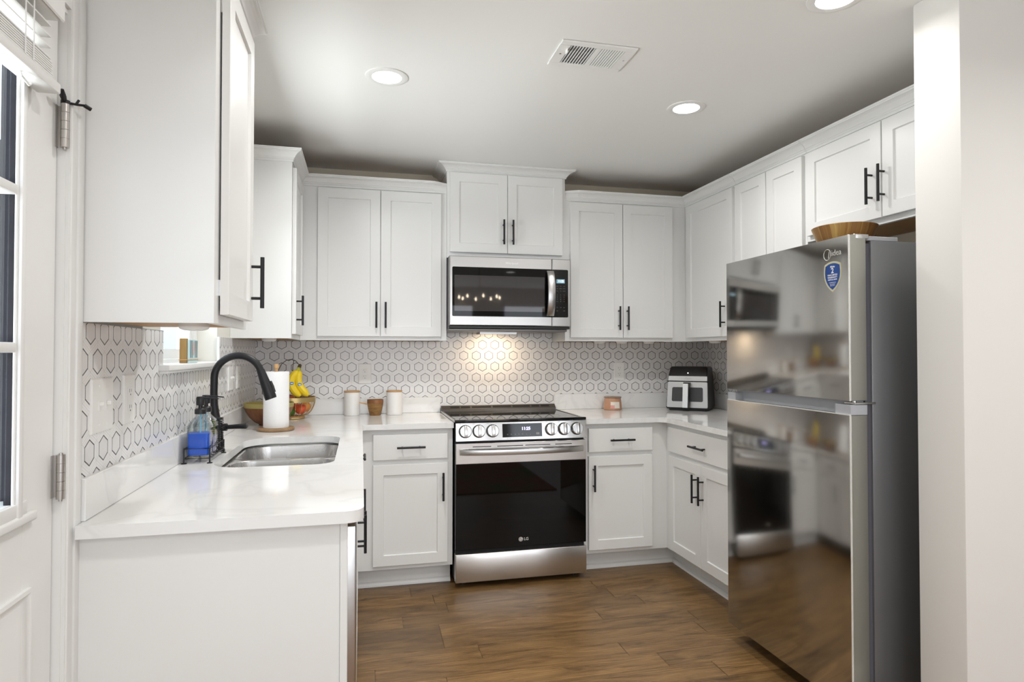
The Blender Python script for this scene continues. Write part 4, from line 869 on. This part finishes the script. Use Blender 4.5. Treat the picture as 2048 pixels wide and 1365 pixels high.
# ================================================================== refrigerator
fr = thing('refrigerator', 'dark stainless top-freezer refrigerator with blue warranty badge', 'refrigerator', (1.51, -1.93, 0))
FX = 1.13; FY0, FY1 = -2.310, -1.556
MB().box((1.226, FY0+0.004, 0.03), (1.90, FY1-0.004, 1.700), 0.004, 2).build('cabinet', fridge_side, fr)
for y in (-2.26, -1.60):
    for x in (1.27, 1.85): MB().cyl((x, y, 0), (x, y, 0.031), 0.02, 16).build('foot', black_plastic, fr)
MB().box((1.225, FY0+0.02, 0.03), (1.24, FY1-0.02, 0.075)).build('kick_plate', black_plastic, fr)
def fdoor(z0, z1, name):
    m = MB(); m.box((FX+0.002, FY0+0.0015, z0), (1.203, FY1, z1), 0.002, 1); d = m.build(name, fridge_edge, fr)
    MB(FR).rings2((FY0+0.003, z0+0.0005, FY1-0.0005, z1-0.0005), [(0, -FX-0.003), (0, -FX-0.0004), (0.0012, -FX)]).build('front_skin', fridge_steel, d)
    MB().box((FX-0.0005, FY0, z0), (FX+0.006, FY0+0.003, z1), 0.0005).build('bright_edge', fridge_bright, d)
    return d
du = fdoor(1.1385, 1.7165, 'freezer_door'); dl = fdoor(0.073, 1.0895, 'fridge_door')
MB().box((1.203, FY0+0.012, 0.08), (1.226, FY1-0.012, 1.690)).build('door_gasket', principled('gasket_grey', (0.10, 0.10, 0.12), 0.6), fr, smooth=False)
m = MB(); m.box((FX+0.045, FY0+0.02, 1.0895), (1.203, FY1-0.01, 1.1385)); m.build('handle_recess', fridge_grey, fr, smooth=False)
MB().box((FX+0.004, FY0+0.0015, 1.0895), (1.203, FY0+0.075, 1.125), 0.001).build('handle_end_cap', fridge_grey, fr); MB().box((FX+0.004, FY1-0.06, 1.0895), (1.203, FY1-0.0015, 1.125), 0.001).build('handle_end_cap', fridge_grey, fr)
MB().box((FX+0.0005, FY0+0.003, 1.089), (FX+0.006, FY1-0.001, 1.092)).build('top_lip', fridge_bright, dl)
MB().box((FX+0.02, FY0-0.002, 1.1265), (1.235, FY0+0.05, 1.1335), 0.001).cyl((FX+0.035, FY0+0.02, 1.122), (FX+0.035, FY0+0.02, 1.138), 0.007, 14).build('middle_hinge', steel_light, fr)
MB().box((FX+0.025, FY0+0.002, 1.7165), (1.215, FY0+0.05, 1.720), 0.001).box((FX+0.030, FY0+0.0, 1.704), (1.215, FY0+0.012, 1.718), 0.003, 2).build('top_hinge', steel_light, fr)
MB().box((1.210, FY0+0.008, 1.7005), (1.345, FY0+0.07, 1.716), 0.002).build('hinge_cover', fridge_grey, fr)
RR, UU, OO = (0, -1, 0), (0, 0, 1), (-1, 0, 0)
text('brand_lettering', 'idea', 0.030, (FX, -2.252, 1.662), RR, UU, OO, logo_silver, du, 0.0006)
m = MB(); m.tube([(FX-0.0005, -2.207-0.0175*math.cos(a), 1.660+0.0195*math.sin(a)) for a in [math.radians(x) for x in range(50, 331, 14)]], 0.0011, 6)
m.tube([(FX-0.0005, -2.213, 1.646), (FX-0.0005, -2.217, 1.668), (FX-0.0005, -2.2205, 1.675), (FX-0.0005, -2.2235, 1.668), (FX-0.0005, -2.2235, 1.652)], 0.001, 6); m.build('brand_swoosh', logo_silver, du)
# shield badge
def shield(s, o_):
    P = [(-0.040, 0.040), (-0.022, 0.048), (0.0, 0.051), (0.022, 0.048), (0.040, 0.040), (0.0435, 0.015), (0.041, -0.010), (0.030, -0.034), (0.015, -0.050), (0.0, -0.060), (-0.015, -0.050), (-0.030, -0.034), (-0.041, -0.010), (-0.0435, 0.015)]
    KEEP = {(-0.040, 0.040), (0.040, 0.040), (0.0, -0.060)}
    for _ in range(2):
        Q = []
        for (a, b), (c_, d_) in zip(P, P[1:]+P[:1]):
            if (a, b) in KEEP: Q.append((a, b))
            else: Q.append((a*0.75+c_*0.25, b*0.75+d_*0.25))
            if (c_, d_) not in KEEP: Q.append((a*0.25+c_*0.75, b*0.25+d_*0.75))
        P = Q
    return [(-2.233-u*s, 1.583+v*s, 0) for u, v in P]
def shield_mesh(s, w0, w1, nm, mt, par):
    m = MB(FR); P = [(a, b) for a, b, _ in shield(s, 0)]; m.poly(P, w0, w1); return m.build(nm, mt, par)
bd = shield_mesh(1.0, -FX, -FX+0.0006, 'warranty_badge', label_gold, du); bd['label'] = 'blue shield warranty sticker with pale gold border'
shield_mesh(0.86, -FX+0.0006, -FX+0.0009, 'badge_field', label_blue, bd)
def bt(s, size, du_, dv, b=0.0002, sh=0.0): text('badge_lettering', s, size, (FX-0.0009, -2.233-du_, 1.583+dv), RR, UU, OO, print_white, bd, 0.0002, bold=b, shear=sh)
bt('Midea', 0.0095, 0, 0.031, sh=0.2); bt('2', 0.026, 0, 0.016, 0.0006); bt('YEAR LIMITED', 0.0078, 0, 0.001); bt('WARRANTY', 0.0085, 0, -0.0075); bt('PARTS & LABOR', 0.0062, 0, -0.0155)
bt('COMPRESSOR 10', 0.0045, 0, -0.026, 0); bt('YEAR LIMITED', 0.0042, 0, -0.032, 0); bt('PARTS ONLY', 0.0040, 0, -0.037, 0)
# bowl standing on the refrigerator
bwx, bwy = 1.350, -2.040
m = MB(); m.lathe([(0.0, 0.0), (0.062, 0.0), (0.076, 0.006), (0.090, 0.028), (0.104, 0.060), (0.116, 0.092), (0.119, 0.100), (0.116, 0.102), (0.110, 0.095), (0.098, 0.062), (0.084, 0.032), (0.066, 0.014), (0.0, 0.012)], (0, 0, 0), 56, closed=True)
o = m.build('wooden_bowl', acacia); o.location = (bwx, bwy, 1.7005); tag(o, 'wide striped acacia wood bowl on top of the refrigerator', 'bowl')

# ================================================================== air fryer
af = thing('air_fryer', 'black air fryer with stainless front, window and upright handle in the right corner', 'air fryer', (1.612, -0.312, 0.9145), rz=math.radians(-40), local=True)
# local: x right, -y front, z up; bottom front centre at origin
W2 = 0.142; Dp = 0.262
def afp(z):   # front surface y at height z: leans back above
    return 0.0+0.05*(z/0.2) if z <= 0.2 else 0.05+(z-0.2)*0.85
def wz(z): return W2-0.018*(z/0.29)
m = MB(); rings = []
prof = [(0.003, 0.012), (0.0, 0.022), (0.006, 0.06), (0.014, 0.12), (0.022, 0.185), (0.030, 0.232), (0.034, 0.238), (0.066, 0.290), (0.075, 0.2945), (0.23, 0.2945), (Dp-0.004, 0.285), (Dp, 0.02), (Dp-0.01, 0.012)]
for sx in (-1, 1):
    rings.append([(sx*wz(z), y, z) for y, z in prof])
m.loops(rings)
es = [e for e in m.bm.edges if abs(e.verts[0].co.x-e.verts[1].co.x) < 0.01 and abs(e.verts[0].co.x) > 0.1]
bmesh.ops.bevel(m.bm, geom=es, offset=0.006, segments=3, affect='EDGES')
m.build('body', black_plastic, af, angle=40)
MB().box((-W2+0.02, 0.015, 0.0), (W2-0.02, Dp-0.02, 0.013), 0.003).build('base', black_plastic, af)
def front(x, z, out): # point on the front skin
    P = [(0.0, 0.022), (0.006, 0.06), (0.014, 0.12), (0.022, 0.185), (0.030, 0.232)]
    y = P[0][0]
    for (ya, za), (yb, zb) in zip(P, P[1:]):
        if za <= z <= zb: y = ya+(yb-ya)*(z-za)/(zb-za)
    if z > P[-1][1]: y = P[-1][0]
    return (x, y-out, z)
def fpanel(pts, o0, o1, name, mt, par=af):
    m = MB(lambda x, z, w: front(x, z, w)); m.poly(pts, o0, o1); return m.build(name, mt, par, angle=30)
def taper(u0, u1, z0, z1, r_=0.008, kx=0.07):
    return [(x*(1-kx*(z-0.02)/0.29*1.0), z) for x, z in rrect(u0, u1, z0, z1, r_)]
fpanel(taper(-0.134, 0.134, 0.200, 0.231, 0.002), -0.0005, 0.0015, 'logo_strip', steel_fryer)
ba = fpanel(taper(-0.135, 0.135, 0.022, 0.193, 0.008), -0.0005, 0.004, 'basket_front', steel_fryer)
fpanel(taper(-0.103, 0.105, 0.062, 0.157, 0.010), 0.0038, 0.005, 'window', dark_grey, ba)
m = MB(); m.loops([[(x, front(0, z, 0)[1]-o_, z) for z, o_ in ((0.020, 0.004), (0.020, 0.052), (0.030, 0.060), (0.180, 0.060), (0.190, 0.052), (0.190, 0.004))] for x in (-0.018, 0.020)]); m.build('handle', black_plastic, ba)
m = MB(); m.loops([[(x, front(0, z, 0)[1]-o_, z) for z, o_ in ((0.026, 0.060), (0.026, 0.0645), (0.184, 0.0645), (0.184, 0.060))] for x in (-0.018, 0.016)]); m.build('handle_plate', steel_light, ba)
MB().box((-W2+0.004, 0.017, 0.1945), (W2-0.004, 0.022, 0.1985)).build('seam', slot_dark, af)
MB().cyl((0.0, 0.040, 0.2515), (0.0, 0.0385, 0.2525), 0.0042, 14).build('power_light', principled('white_led', (0.9, 0.9, 0.9), 0.5, emis=(1, 1, 1), estr=1.0), af)
text('brand_lettering', 'Chefman', 0.018, (0.0, 0.0255-0.0018, 0.2155), (1, 0, 0), (0, 0.16, 0.987), (0, -0.987, 0.16), principled('worn_lettering', (0.55, 0.55, 0.55), 0.5, 0.5), af, 0.0004)

# ================================================================== small things on the counters
def on_counter(x, y, z=0.9142): return (x, y, z)
# candle
c = thing('jar_candle', 'amber glass jar candle with label and lid on the right counter', 'candle', on_counter(1.168, -0.10), local=True)
MB().lathe([(0.0, 0.0), (0.060, 0.0), (0.0635, 0.004), (0.0635, 0.012), (0.060, 0.05), (0.0555, 0.080), (0.0525, 0.080), (0.056, 0.05), (0.058, 0.012), (0.0, 0.008)], n=48, closed=True).build('jar', amber_glass, c)
MB().lathe([(0, 0.0085), (0.0555, 0.0125), (0.0545, 0.056), (0, 0.056)], n=40, closed=True).build('wax', wax, c)
MB().cyl((0, 0, 0.056), (0, 0, 0.066), 0.0012, 8).build('wick', slot_dark, c)
MB().lathe([(0, 0.0805), (0.0585, 0.0805), (0.0605, 0.083), (0.0605, 0.088), (0.056, 0.0905), (0, 0.0925)], n=40, closed=True).build('lid', brown_lid, c)
def curved_label(parent, r_, a0, a1, z0, z1, mt, name, dr_=0.0006, taper_=0.0):
    m = MB(); rings = []
    for i in range(13):
        a = math.radians(a0+(a1-a0)*i/12); ca, sa = math.cos(a), math.sin(a); r1, r2 = r_-taper_*z0, r_-taper_*z1
        rings.append([(r1*ca, r1*sa, z0), ((r1+dr_)*ca, (r1+dr_)*sa, z0), ((r2+dr_)*ca, (r2+dr_)*sa, z1), (r2*ca, r2*sa, z1)])
    m.loops(rings); return m.build(name, mt, parent)
lb = curved_label(c, 0.0648, -125, -65, 0.013, 0.056, label_paper, 'label', 0.0006, 0.085)
curved_label(lb, 0.0656, -125, -100, 0.013, 0.034, label_pink, 'label_pattern', 0.0004, 0.085)
# canisters
for x, y, lab in ((-0.565, -0.088, 'white ceramic canister with thin wooden lid left of the carved cup'), (-0.306, -0.108, 'white ceramic canister with thin wooden lid between the carved cup and the range')):
    c = thing('canister', lab, 'canister', on_counter(x, y), 'white canisters on the left counter', local=True)
    MB().lathe([(0, 0), (0.046, 0), (0.0485, 0.003), (0.0485, 0.140), (0.047, 0.143), (0, 0.143)], n=48, closed=True).build('jar', ceramic, c)
    MB().lathe([(0, 0.143), (0.0485, 0.1432), (0.050, 0.1445), (0.050, 0.1505), (0.0485, 0.152), (0, 0.152)], n=48, closed=True).build('lid', wood_pale, c)
# carved wooden cup
c = thing('wooden_cup', 'small carved wooden cup with thin side handle between the two white canisters', 'cup', on_counter(-0.424, -0.118), local=True)
MB().lathe([(0, 0), (0.032, 0), (0.035, 0.004), (0.042, 0.035), (0.0475, 0.062), (0.0485, 0.080), (0.048, 0.096), (0.0455, 0.098), (0.044, 0.090), (0.043, 0.06), (0.030, 0.012), (0, 0.010)], n=48, closed=True).build('cup', wood_cup, c)
MB().tube([(-0.045, -0.004, 0.070), (-0.070, -0.01, 0.076), (-0.098, -0.014, 0.082)], [0.005, 0.0042, 0.0035], 10).build('handle', wood_pale, c)
MB().lathe([(0.0480, 0.076), (0.0498, 0.078), (0.0495, 0.098), (0.0475, 0.098)], n=48, closed=True).build('rim', wood_dark, c)
# paper towel holder and roll
px, py = -0.926, -0.785
c = thing('paper_towel_holder', 'wooden base paper towel holder between the sink and the fruit bowls', 'paper towel holder', on_counter(px, py), local=True)
MB().lathe([(0, 0), (0.084, 0), (0.089, 0.004), (0.089, 0.012), (0.085, 0.016), (0, 0.016)], n=56, closed=True).build('base', wood_base, c)
MB().cyl((0, 0, 0.016), (0, 0, 0.31), 0.008, 18).build('rod', wood_pale, c)
MB().lathe([(0, 0.31), (0.0085, 0.31), (0.0115, 0.314), (0.0115, 0.330), (0.0095, 0.334), (0, 0.335)], n=24, closed=True).build('finial', wood_pale, c)
m = MB(); m.lathe([(0.019, 0), (0.0605, 0), (0.0615, 0.002), (0.0615, 0.277), (0.0605, 0.279), (0.019, 0.279)], n=56, closed=True)
o = m.build('paper_towel_roll', paper); o.location = (px, py, 0.9142+0.0165); tag(o, 'tall white paper towel roll standing behind the sink', 'paper towels')
# wooden bowl with red onion
c = thing('wooden_bowl', 'warm brown wooden bowl with olive rim, left of the paper towel roll', 'bowl', on_counter(-0.998, -0.50), local=True)
MB().lathe([(0, 0), (0.050, 0), (0.052, 0.006), (0.072, 0.014), (0.100, 0.042), (0.120, 0.076), (0.1265, 0.0945), (0.1205, 0.0945), (0.113, 0.076), (0.092, 0.045), (0.065, 0.02), (0, 0.014)], n=56, closed=True).build('bowl', wood_dark, c)
MB().lathe([(0.1265, 0.095), (0.1275, 0.096), (0.1295, 0.118), (0.127, 0.1195), (0.1235, 0.118), (0.1205, 0.095)], n=56, closed=True).build('rim_band', rim_olive, c)['label'] = 'olive gold rim band'
def blob(name, r_, loc, mt, label, cat, sq=0.9, group=None, stem=None, rot=(0, 0, 0)):
    m = MB(); n = 14; prof = []
    for i in range(n+1):
        a = -PI/2+PI*i/n; rr = max(0.0004, r_*math.cos(a)); z_ = r_*sq*math.sin(a)
        if i > n-3: z_ -= r_*0.10*(i-(n-3))/3*1.2
        prof.append((rr, z_))
    m.lathe(prof, n=28)
    o = m.build(name, mt); o.location = loc; o.rotation_euler = rot; tag(o, label, cat, group)
    if stem: MB().tube([(0, 0, r_*sq*0.80), (0.002, 0, r_*sq*0.95), (0.004, 0, r_*sq*1.15)], 0.0016, 6).build('stem', stem, o)
    return o
blob('red_onion', 0.042, (-0.955, -0.512, 1.020), onion_m, 'dark red onion sitting on top in the brown wooden bowl', 'onion', 0.92, stem=wood_pale)
blob('red_onion', 0.040, (-1.035, -0.49, 0.985), onion_m, 'dark red onion lower in the brown wooden bowl beside the other onion', 'onion', 0.92, stem=wood_pale)
# wire fruit basket with banana hanger
bx, by = -0.910, -0.200
c = thing('fruit_basket', 'brass wire fruit basket with bent banana hanger behind the paper towel roll', 'fruit basket', on_counter(bx, by), local=True)
RB = 0.134
MB().lathe([(RB-0.003, 0.100), (RB+0.001, 0.100), (RB+0.0015, 0.128), (RB-0.003, 0.128)], n=56, closed=True).build('rim', gold_metal, c)
for k in range(24):
    a = 2*PI*k/24
    m = MB(); m.tube([(rr*math.cos(a), rr*math.sin(a), z_) for rr, z_ in ((0.068, 0.016), (0.092, 0.024), (0.112, 0.045), (0.126, 0.074), (RB-0.001, 0.101))], 0.0019, 6)
    m.build('wire', gold_metal, c)
MB().lathe([(0, 0.008), (0.068, 0.008), (0.0705, 0.011), (0.0705, 0.016), (0, 0.016)], n=40, closed=True).build('base_plate', wood_pale, c)
MB().tube([(0.074*math.cos(2*PI*k/32), 0.074*math.sin(2*PI*k/32), 0.004) for k in range(32)], 0.003, 8, loop=True).tube([(0.071*math.cos(2*PI*k/32), 0.071*math.sin(2*PI*k/32), 0.0075) for k in range(32)], 0.0022, 8, loop=True).build('foot_ring', gold_metal, c)
m = MB()
pts = [(-0.095, 0.098, 0.115), (-0.098, 0.09, 0.20), (-0.090, 0.07, 0.275), (-0.065, 0.045, 0.322), (-0.035, 0.02, 0.345), (-0.005, 0.0, 0.350), (0.022, -0.02, 0.342), (0.040, -0.035, 0.322), (0.044, -0.038, 0.300), (0.043, -0.038, 0.283)]
m.tube(pts, 0.0022, 8); m.tube([(0.010, 0.132, 0.11), (-0.002, 0.10, 0.22), (-0.002, 0.05, 0.30), (0.010, 0.0, 0.348)], 0.0022, 8); m.build('banana_hanger', bronze_wire, c)
# bananas
bn = thing('banana_bunch', 'two ripe yellow bananas with blue stickers leaning in the wire basket', 'bananas', (bx+0.04, by-0.07, 1.21), local=True)
def banana(pts, rmax, name):
    P = []; R_ = []
    n = len(pts)
    V = [Vector(p) for p in pts]
    # Catmull-Rom resample
    for i in range(n-1):
        p0, p1, p2, p3 = V[max(i-1, 0)], V[i], V[i+1], V[min(i+2, n-1)]
        for k in range(6):
            t = k/6; P.append(0.5*((2*p1)+(-p0+p2)*t+(2*p0-5*p1+4*p2-p3)*t*t+(-p0+3*p1-3*p2+p3)*t**3))
    P.append(V[-1]); N_ = len(P)
    for i in range(N_):
        t = i/(N_-1)
        r_ = rmax*min(1, max(0.36, (t-0.06)/0.20)) if t < 0.3 else rmax
        if t > 0.82: r_ = rmax*(1-((t-0.82)/0.18)**1.6*0.72)
        R_.append(r_)
    return P, R_
for idx, pts in enumerate(([(0.004, 0.0, 0.012), (-0.008, -0.004, -0.018), (-0.030, -0.012, -0.052), (-0.034, -0.022, -0.092), (-0.014, -0.030, -0.130), (0.018, -0.034, -0.158)],
                           [(0.008, 0.0, 0.012), (0.006, -0.002, -0.020), (0.000, -0.008, -0.058), (0.010, -0.018, -0.098), (0.034, -0.026, -0.130), (0.062, -0.030, -0.156)])):
    P, R_ = banana(pts, 0.0225, 'banana')
    b_ = MB().tube(P[5:], R_[5:], 10).build('banana', banana_y, bn)
    MB().tube(P[:6], [max(0.0055, r_*0.75) for r_ in R_[:5]]+[R_[5]], 8).build('neck', banana_g, b_)
    e = P[-1]; MB().tube([e, e+(P[-1]-P[-2]).normalized()*0.006], [0.0052, 0.0035], 8).build('tip', banana_tip, b_)
    q = P[17]; nrm = Vector((0.25, -1, 0.1)).normalized(); s1 = Vector((1, 0.25, 0)).normalized(); s2 = nrm.cross(s1)
    m = MB(); cc = q+nrm*0.0228
    m.loops([[tuple(cc+nrm*d+s1*0.011*math.cos(2*PI*k/20)+s2*0.009*math.sin(2*PI*k/20)) for k in range(20)] for d in (-0.003, 0.0008)]); st = m.build('sticker', sticker_blue, b_)
    m = MB(); m.loops([[tuple(cc+nrm*d+s1*0.008*math.cos(2*PI*k/20)+s2*(0.002*math.sin(2*PI*k/20))) for k in range(20)] for d in (0.0008, 0.0011)]); m.build('sticker_band', print_white, st)
MB().tube([(0.006, 0, 0.008), (0.010, 0.003, 0.020), (0.016, 0.004, 0.026)], [0.011, 0.010, 0.006], 8).build('crown', banana_tip, bn)
blob('apple', 0.035, (bx+0.054, by-0.050, 0.9142+0.060), apple_red, 'red apple at the front of the wire basket', 'apple', 0.9, stem=banana_tip)
blob('apple', 0.034, (bx+0.074, by+0.024, 0.9142+0.066), apple_mix, 'red and yellow apple at the right side of the wire basket', 'apple', 0.9, stem=banana_tip)
blob('lime', 0.024, (bx+0.000, by-0.062, 0.9142+0.046), lime_m, 'green lime low in the wire basket left of the red apple', 'lime', 1.05)
blob('peach', 0.036, (bx-0.012, by-0.030, 0.9142+0.112), peach_m, 'orange-red peach on top of the wire basket beside the bananas', 'peach', 0.95)
blob('peach', 0.036, (bx-0.066, by+0.03, 0.9142+0.066), peach_m, 'orange-red peach at the back left of the wire basket', 'peach', 0.95)
blob('apple', 0.034, (bx+0.000, by+0.075, 0.9142+0.062), apple_red, 'red apple at the back of the wire basket', 'apple', 0.9, stem=banana_tip)

# ================================================================== faucet
FYC = -1.44
fc = thing('faucet', 'matt black gooseneck pull-down kitchen faucet behind the sink', 'faucet', on_counter(-1.066, FYC))
zc = 0.9142
m = MB(); m.lathe([(0, 0), (0.029, 0), (0.029, 0.006), (0.026, 0.009), (0, 0.009)], (-1.066, FYC, zc), 32, closed=True)
m.tube([(-1.066, FYC, zc+0.008), (-1.066, FYC, zc+0.05), (-1.068, FYC, zc+0.10), (-1.074, FYC, zc+0.145), (-1.078, FYC, zc+0.18)], [0.024, 0.0225, 0.020, 0.016, 0.0145], 24)
m.build('body', black_metal, fc)
pts = [(-1.078, FYC, zc+0.175), (-1.080, FYC, zc+0.235), (-1.079, FYC, 1.205)]
cx_, cz_, R_ = -0.990, 1.205, 0.089
for k in range(1, 17):
    a = PI-(PI-0.33)*k/16; pts.append((cx_+R_*math.cos(a)*1.0, FYC, cz_+R_*math.sin(a)))
m = MB(); m.tube(pts, 0.0142, 20); m.build('spout', black_metal, fc)
a = 0.33; e = Vector((cx_+R_*math.cos(a), FYC, cz_+R_*math.sin(a))); dr_ = Vector((0.35, 0, -1)).normalized()
sh = MB().tube([e-dr_*0.002, e+dr_*0.012, e+dr_*0.05, e+dr_*0.112, e+dr_*0.122], [0.0155, 0.0165, 0.0195, 0.0235, 0.0225], 24).build('spray_head', black_metal, fc)
n2 = Vector((1, 0, 0.35)).normalized(); cpt = e+dr_*0.075+n2*0.021
m = MB(); m.tube([cpt-dr_*0.022, cpt+dr_*0.0, cpt+dr_*0.026], [0.005, 0.007, 0.006], 10); m.build('spray_button', black_plastic, sh)
lv = MB().cyl((-1.066, FYC, zc+0.095), (-1.030, FYC-0.008, zc+0.095), 0.015, 20).tube([(-1.030, FYC-0.008, zc+0.095), (-0.985, FYC-0.018, zc+0.098), (-0.955, FYC-0.026, zc+0.100), (-0.950, FYC-0.027, zc+0.100)], [0.0085, 0.0095, 0.011, 0.008], 16).build('lever_handle', black_metal, fc)

# ================================================================== soap caddy, bottles and brush
cdx0, cdx1, cdy0, cdy1 = -1.116, -1.032, -1.726, -1.492
cd = thing('wire_caddy', 'black wire caddy on feet holding soap bottles beside the faucet', 'soap caddy', on_counter((cdx0+cdx1)/2, (cdy0+cdy1)/2))
m = MB()
for z_ in (zc+0.018, zc+0.052):
    m.tube([(cdx0, cdy0, z_), (cdx1, cdy0, z_), (cdx1, cdy1, z_), (cdx0, cdy1, z_)], 0.0022, 8, loop=True)
for y in [cdy0+0.04*i for i in range(1, 6)]: m.tube([(cdx0, y, zc+0.018), (cdx1, y, zc+0.018)], 0.0016, 6)
m.build('frame', black_metal, cd)
for x, y in ((cdx0, cdy0), (cdx1, cdy0), (cdx0, cdy1), (cdx1, cdy1)):
    MB().tube([(x, y, zc+0.053), (x, y, zc+0.003)], 0.0028, 8).lathe([(0, 0), (0.0095, 0), (0.0095, 0.0025), (0.003, 0.004), (0, 0.004)], (x, y, zc), 16, closed=True).build('leg', black_metal, cd)
def bottle(x, y, lab, liq, lh, liqmat):
    b = thing('soap_bottle', lab, 'soap bottle', (x, y, zc+0.0212), 'glass soap pump bottles in the caddy', local=True)
    def sq(h, r_, z_):   # rounded square ring
        return [(px_, py_, z_) for px_, py_ in rrect(-h, h, -h, h, r_, 5)]
    m = MB(); T = 0.002
    outr = [(0.034, 0.010, 0), (0.0375, 0.012, 0.004), (0.0380, 0.012, 0.095), (0.0375, 0.012, 0.108), (0.033, 0.014, 0.120), (0.022, 0.014, 0.134), (0.0155, 0.0150, 0.142), (0.0150, 0.0149, 0.156)]
    inn = [(0.0130, 0.0129, 0.156), (0.0132, 0.0131, 0.142), (0.020, 0.013, 0.132), (0.031, 0.012, 0.118), (0.0355, 0.010, 0.107), (0.0360, 0.010, 0.095), (0.0355, 0.010, 0.006), (0.032, 0.009, 0.004)]
    m.loops([sq(h, r_, z_) for h, r_, z_ in outr+inn]); m.build('glass', glass_clear, b, angle=50)
    m = MB(); m.loops([sq(h, r_, z_) for h, r_, z_ in ((0.0315, 0.009, 0.0045), (0.0353, 0.010, 0.0065), (0.0353, 0.010, lh))]); m.build('liquid', liqmat, b, angle=50)
    m = MB()
    for i in range(3): m.tube([(px_, py_, 0.100+i*0.004) for px_, py_ in rrect(-0.0384, 0.0384, -0.0384, 0.0384, 0.012, 4)], 0.0008, 6, loop=True)
    m.build('embossed_rings', glass_clear, b)
    MB().lathe([(0.0152, 0.1565), (0.0185, 0.150), (0.0195, 0.151), (0.0195, 0.166), (0.015, 0.170), (0.0, 0.170), (0.0, 0.1570)], n=28, closed=True).build('collar', black_plastic, b)
    p = MB().lathe([(0, 0.170), (0.0075, 0.170), (0.0075, 0.180), (0.0135, 0.181), (0.0145, 0.184), (0.0145, 0.207), (0.0125, 0.212), (0.0, 0.213)], n=24, closed=True).build('pump_head', black_plastic, b)
    MB().tube([(0.010, 0, 0.206), (0.035, -0.002, 0.2065), (0.062, -0.004, 0.2035)], [0.0032, 0.0026, 0.0022], 8).build('nozzle', black_plastic, p)
    MB().cyl((0, 0, 0.02), (0, 0, 0.16), 0.0028, 8).build('dip_tube', straw_blue, b)
    return b
bottle(-1.074, -1.680, 'square glass pump bottle of blue soap at the near end of the caddy', 0, 0.082, blue_liquid)
bottle(-1.074, -1.597, 'square glass pump bottle of pale lilac soap behind the blue one', 0, 0.060, lilac_liquid)
br = thing('scrub_brush', 'upright black scrub brush with yellow-green bristles in the caddy beside the faucet', 'brush', (-1.050, -1.530, zc+0.0205), local=True)
MB().box((-0.024, -0.008, 0), (0.026, 0.010, 0.008), 0.002).build('holder_base', black_plastic, br)
MB().loops([[(x, y, z_) for x, y in ((0.000, -0.007), (0.012, -0.007), (0.012, 0.009), (0.000, 0.009))] for z_ in (0.008, 0.118)]).box((-0.004, -0.009, 0.113), (0.022, 0.011, 0.122), 0.002).build('handle', black_plastic, br)
m = MB()
for i in range(14): m.box((-0.022+0.0006*i, -0.0085, 0.010+i*0.0075), (-0.002, 0.0085, 0.014+i*0.0075), 0.001)
m.build('bristles', green_bristle, br)['label'] = 'yellow-green bristle rows'
m = MB(); m.tube([(0.018+0.0058*math.cos(t*0.55), 0.006*math.sin(t*0.55), 0.012+t*0.00072) for t in range(0, 150)], 0.0014, 5); m.build('coil', black_metal, br)

# ---- framed card on the window sill
sb = thing('sill_ornament', 'small golden wood block with striped blue and pink card on the window sill', 'ornament', (-1.160, -1.50, 1.2665))
MB().box((-1.176, -1.560, 1.2665), (-1.150, -1.545, 1.360), 0.001).build('wood_block', wood_block, sb)
MB().box((-1.149, -1.558, 1.2665), (-1.141, -1.440, 1.356), 0.001).build('card', card_blue, sb)
m = MB(FL)
for i, u in enumerate((-1.552, -1.535, -1.520, -1.480, -1.464, -1.450)): m.loops([[(u, 1.286, w), (u+0.005, 1.286, w), (u+0.002+0.003*(i % 2), 1.352, w), (u-0.002, 1.352, w)] for w in (-1.141, -1.1405)])
m.build('printed_stripes', card_black, sb, smooth=False)
m = MB(lambda y, z_, w: (w, y, z_)); m.poly([(-1.500+0.012*math.cos(a), 1.322+0.028*math.sin(a)) for a in [k*PI/12 for k in range(24)]], -1.141, -1.1402); m.build('pink_shape', card_pink, sb)
MB().box((-1.178, -1.562, 1.277), (-1.1395, -1.438, 1.2805)).build('twine', wood_pale, sb)

# ================================================================== room behind the camera (seen only in reflections)
o = MB().box((-0.6, -4.9, 0.0005), (1.3, -2.95, 0.010), 0.003).build('rug', rug_mat(), origin=(0.35, -3.9, 0)); tag(o, 'red and green patterned rug reflected in the oven door glass', 'rug')
ch = thing('chandelier', 'brass ring chandelier with candle bulbs reflected in the microwave door', 'chandelier', (1.05, -5.1, ZC))
MB().cyl((1.05, -5.1, 1.99), (1.05, -5.1, ZC), 0.006, 10).build('stem', gold_metal, ch)
MB().tube([(1.05+0.28*math.cos(2*PI*k/40), -5.1+0.28*math.sin(2*PI*k/40), 1.97) for k in range(40)], 0.008, 10, loop=True).build('ring', gold_metal, ch)
m = MB()
for k in range(4): a = k*PI/2; m.tube([(1.05, -5.1, 1.99), (1.05+0.28*math.cos(a), -5.1+0.28*math.sin(a), 1.97)], 0.005, 8)
m.build('arms', gold_metal, ch)
for k in range(8):
    a = k*PI/4; x, y = 1.05+0.28*math.cos(a), -5.1+0.28*math.sin(a)
    MB().cyl((x, y, 1.975), (x, y, 2.03), 0.009, 12).build('candle_sleeve', white_plastic, ch)
    MB().lathe([(0, 0), (0.008, 0.004), (0.014, 0.018), (0.009, 0.036), (0.001, 0.05)], (x, y, 2.03), 14).build('bulb', bulb_glow, ch)
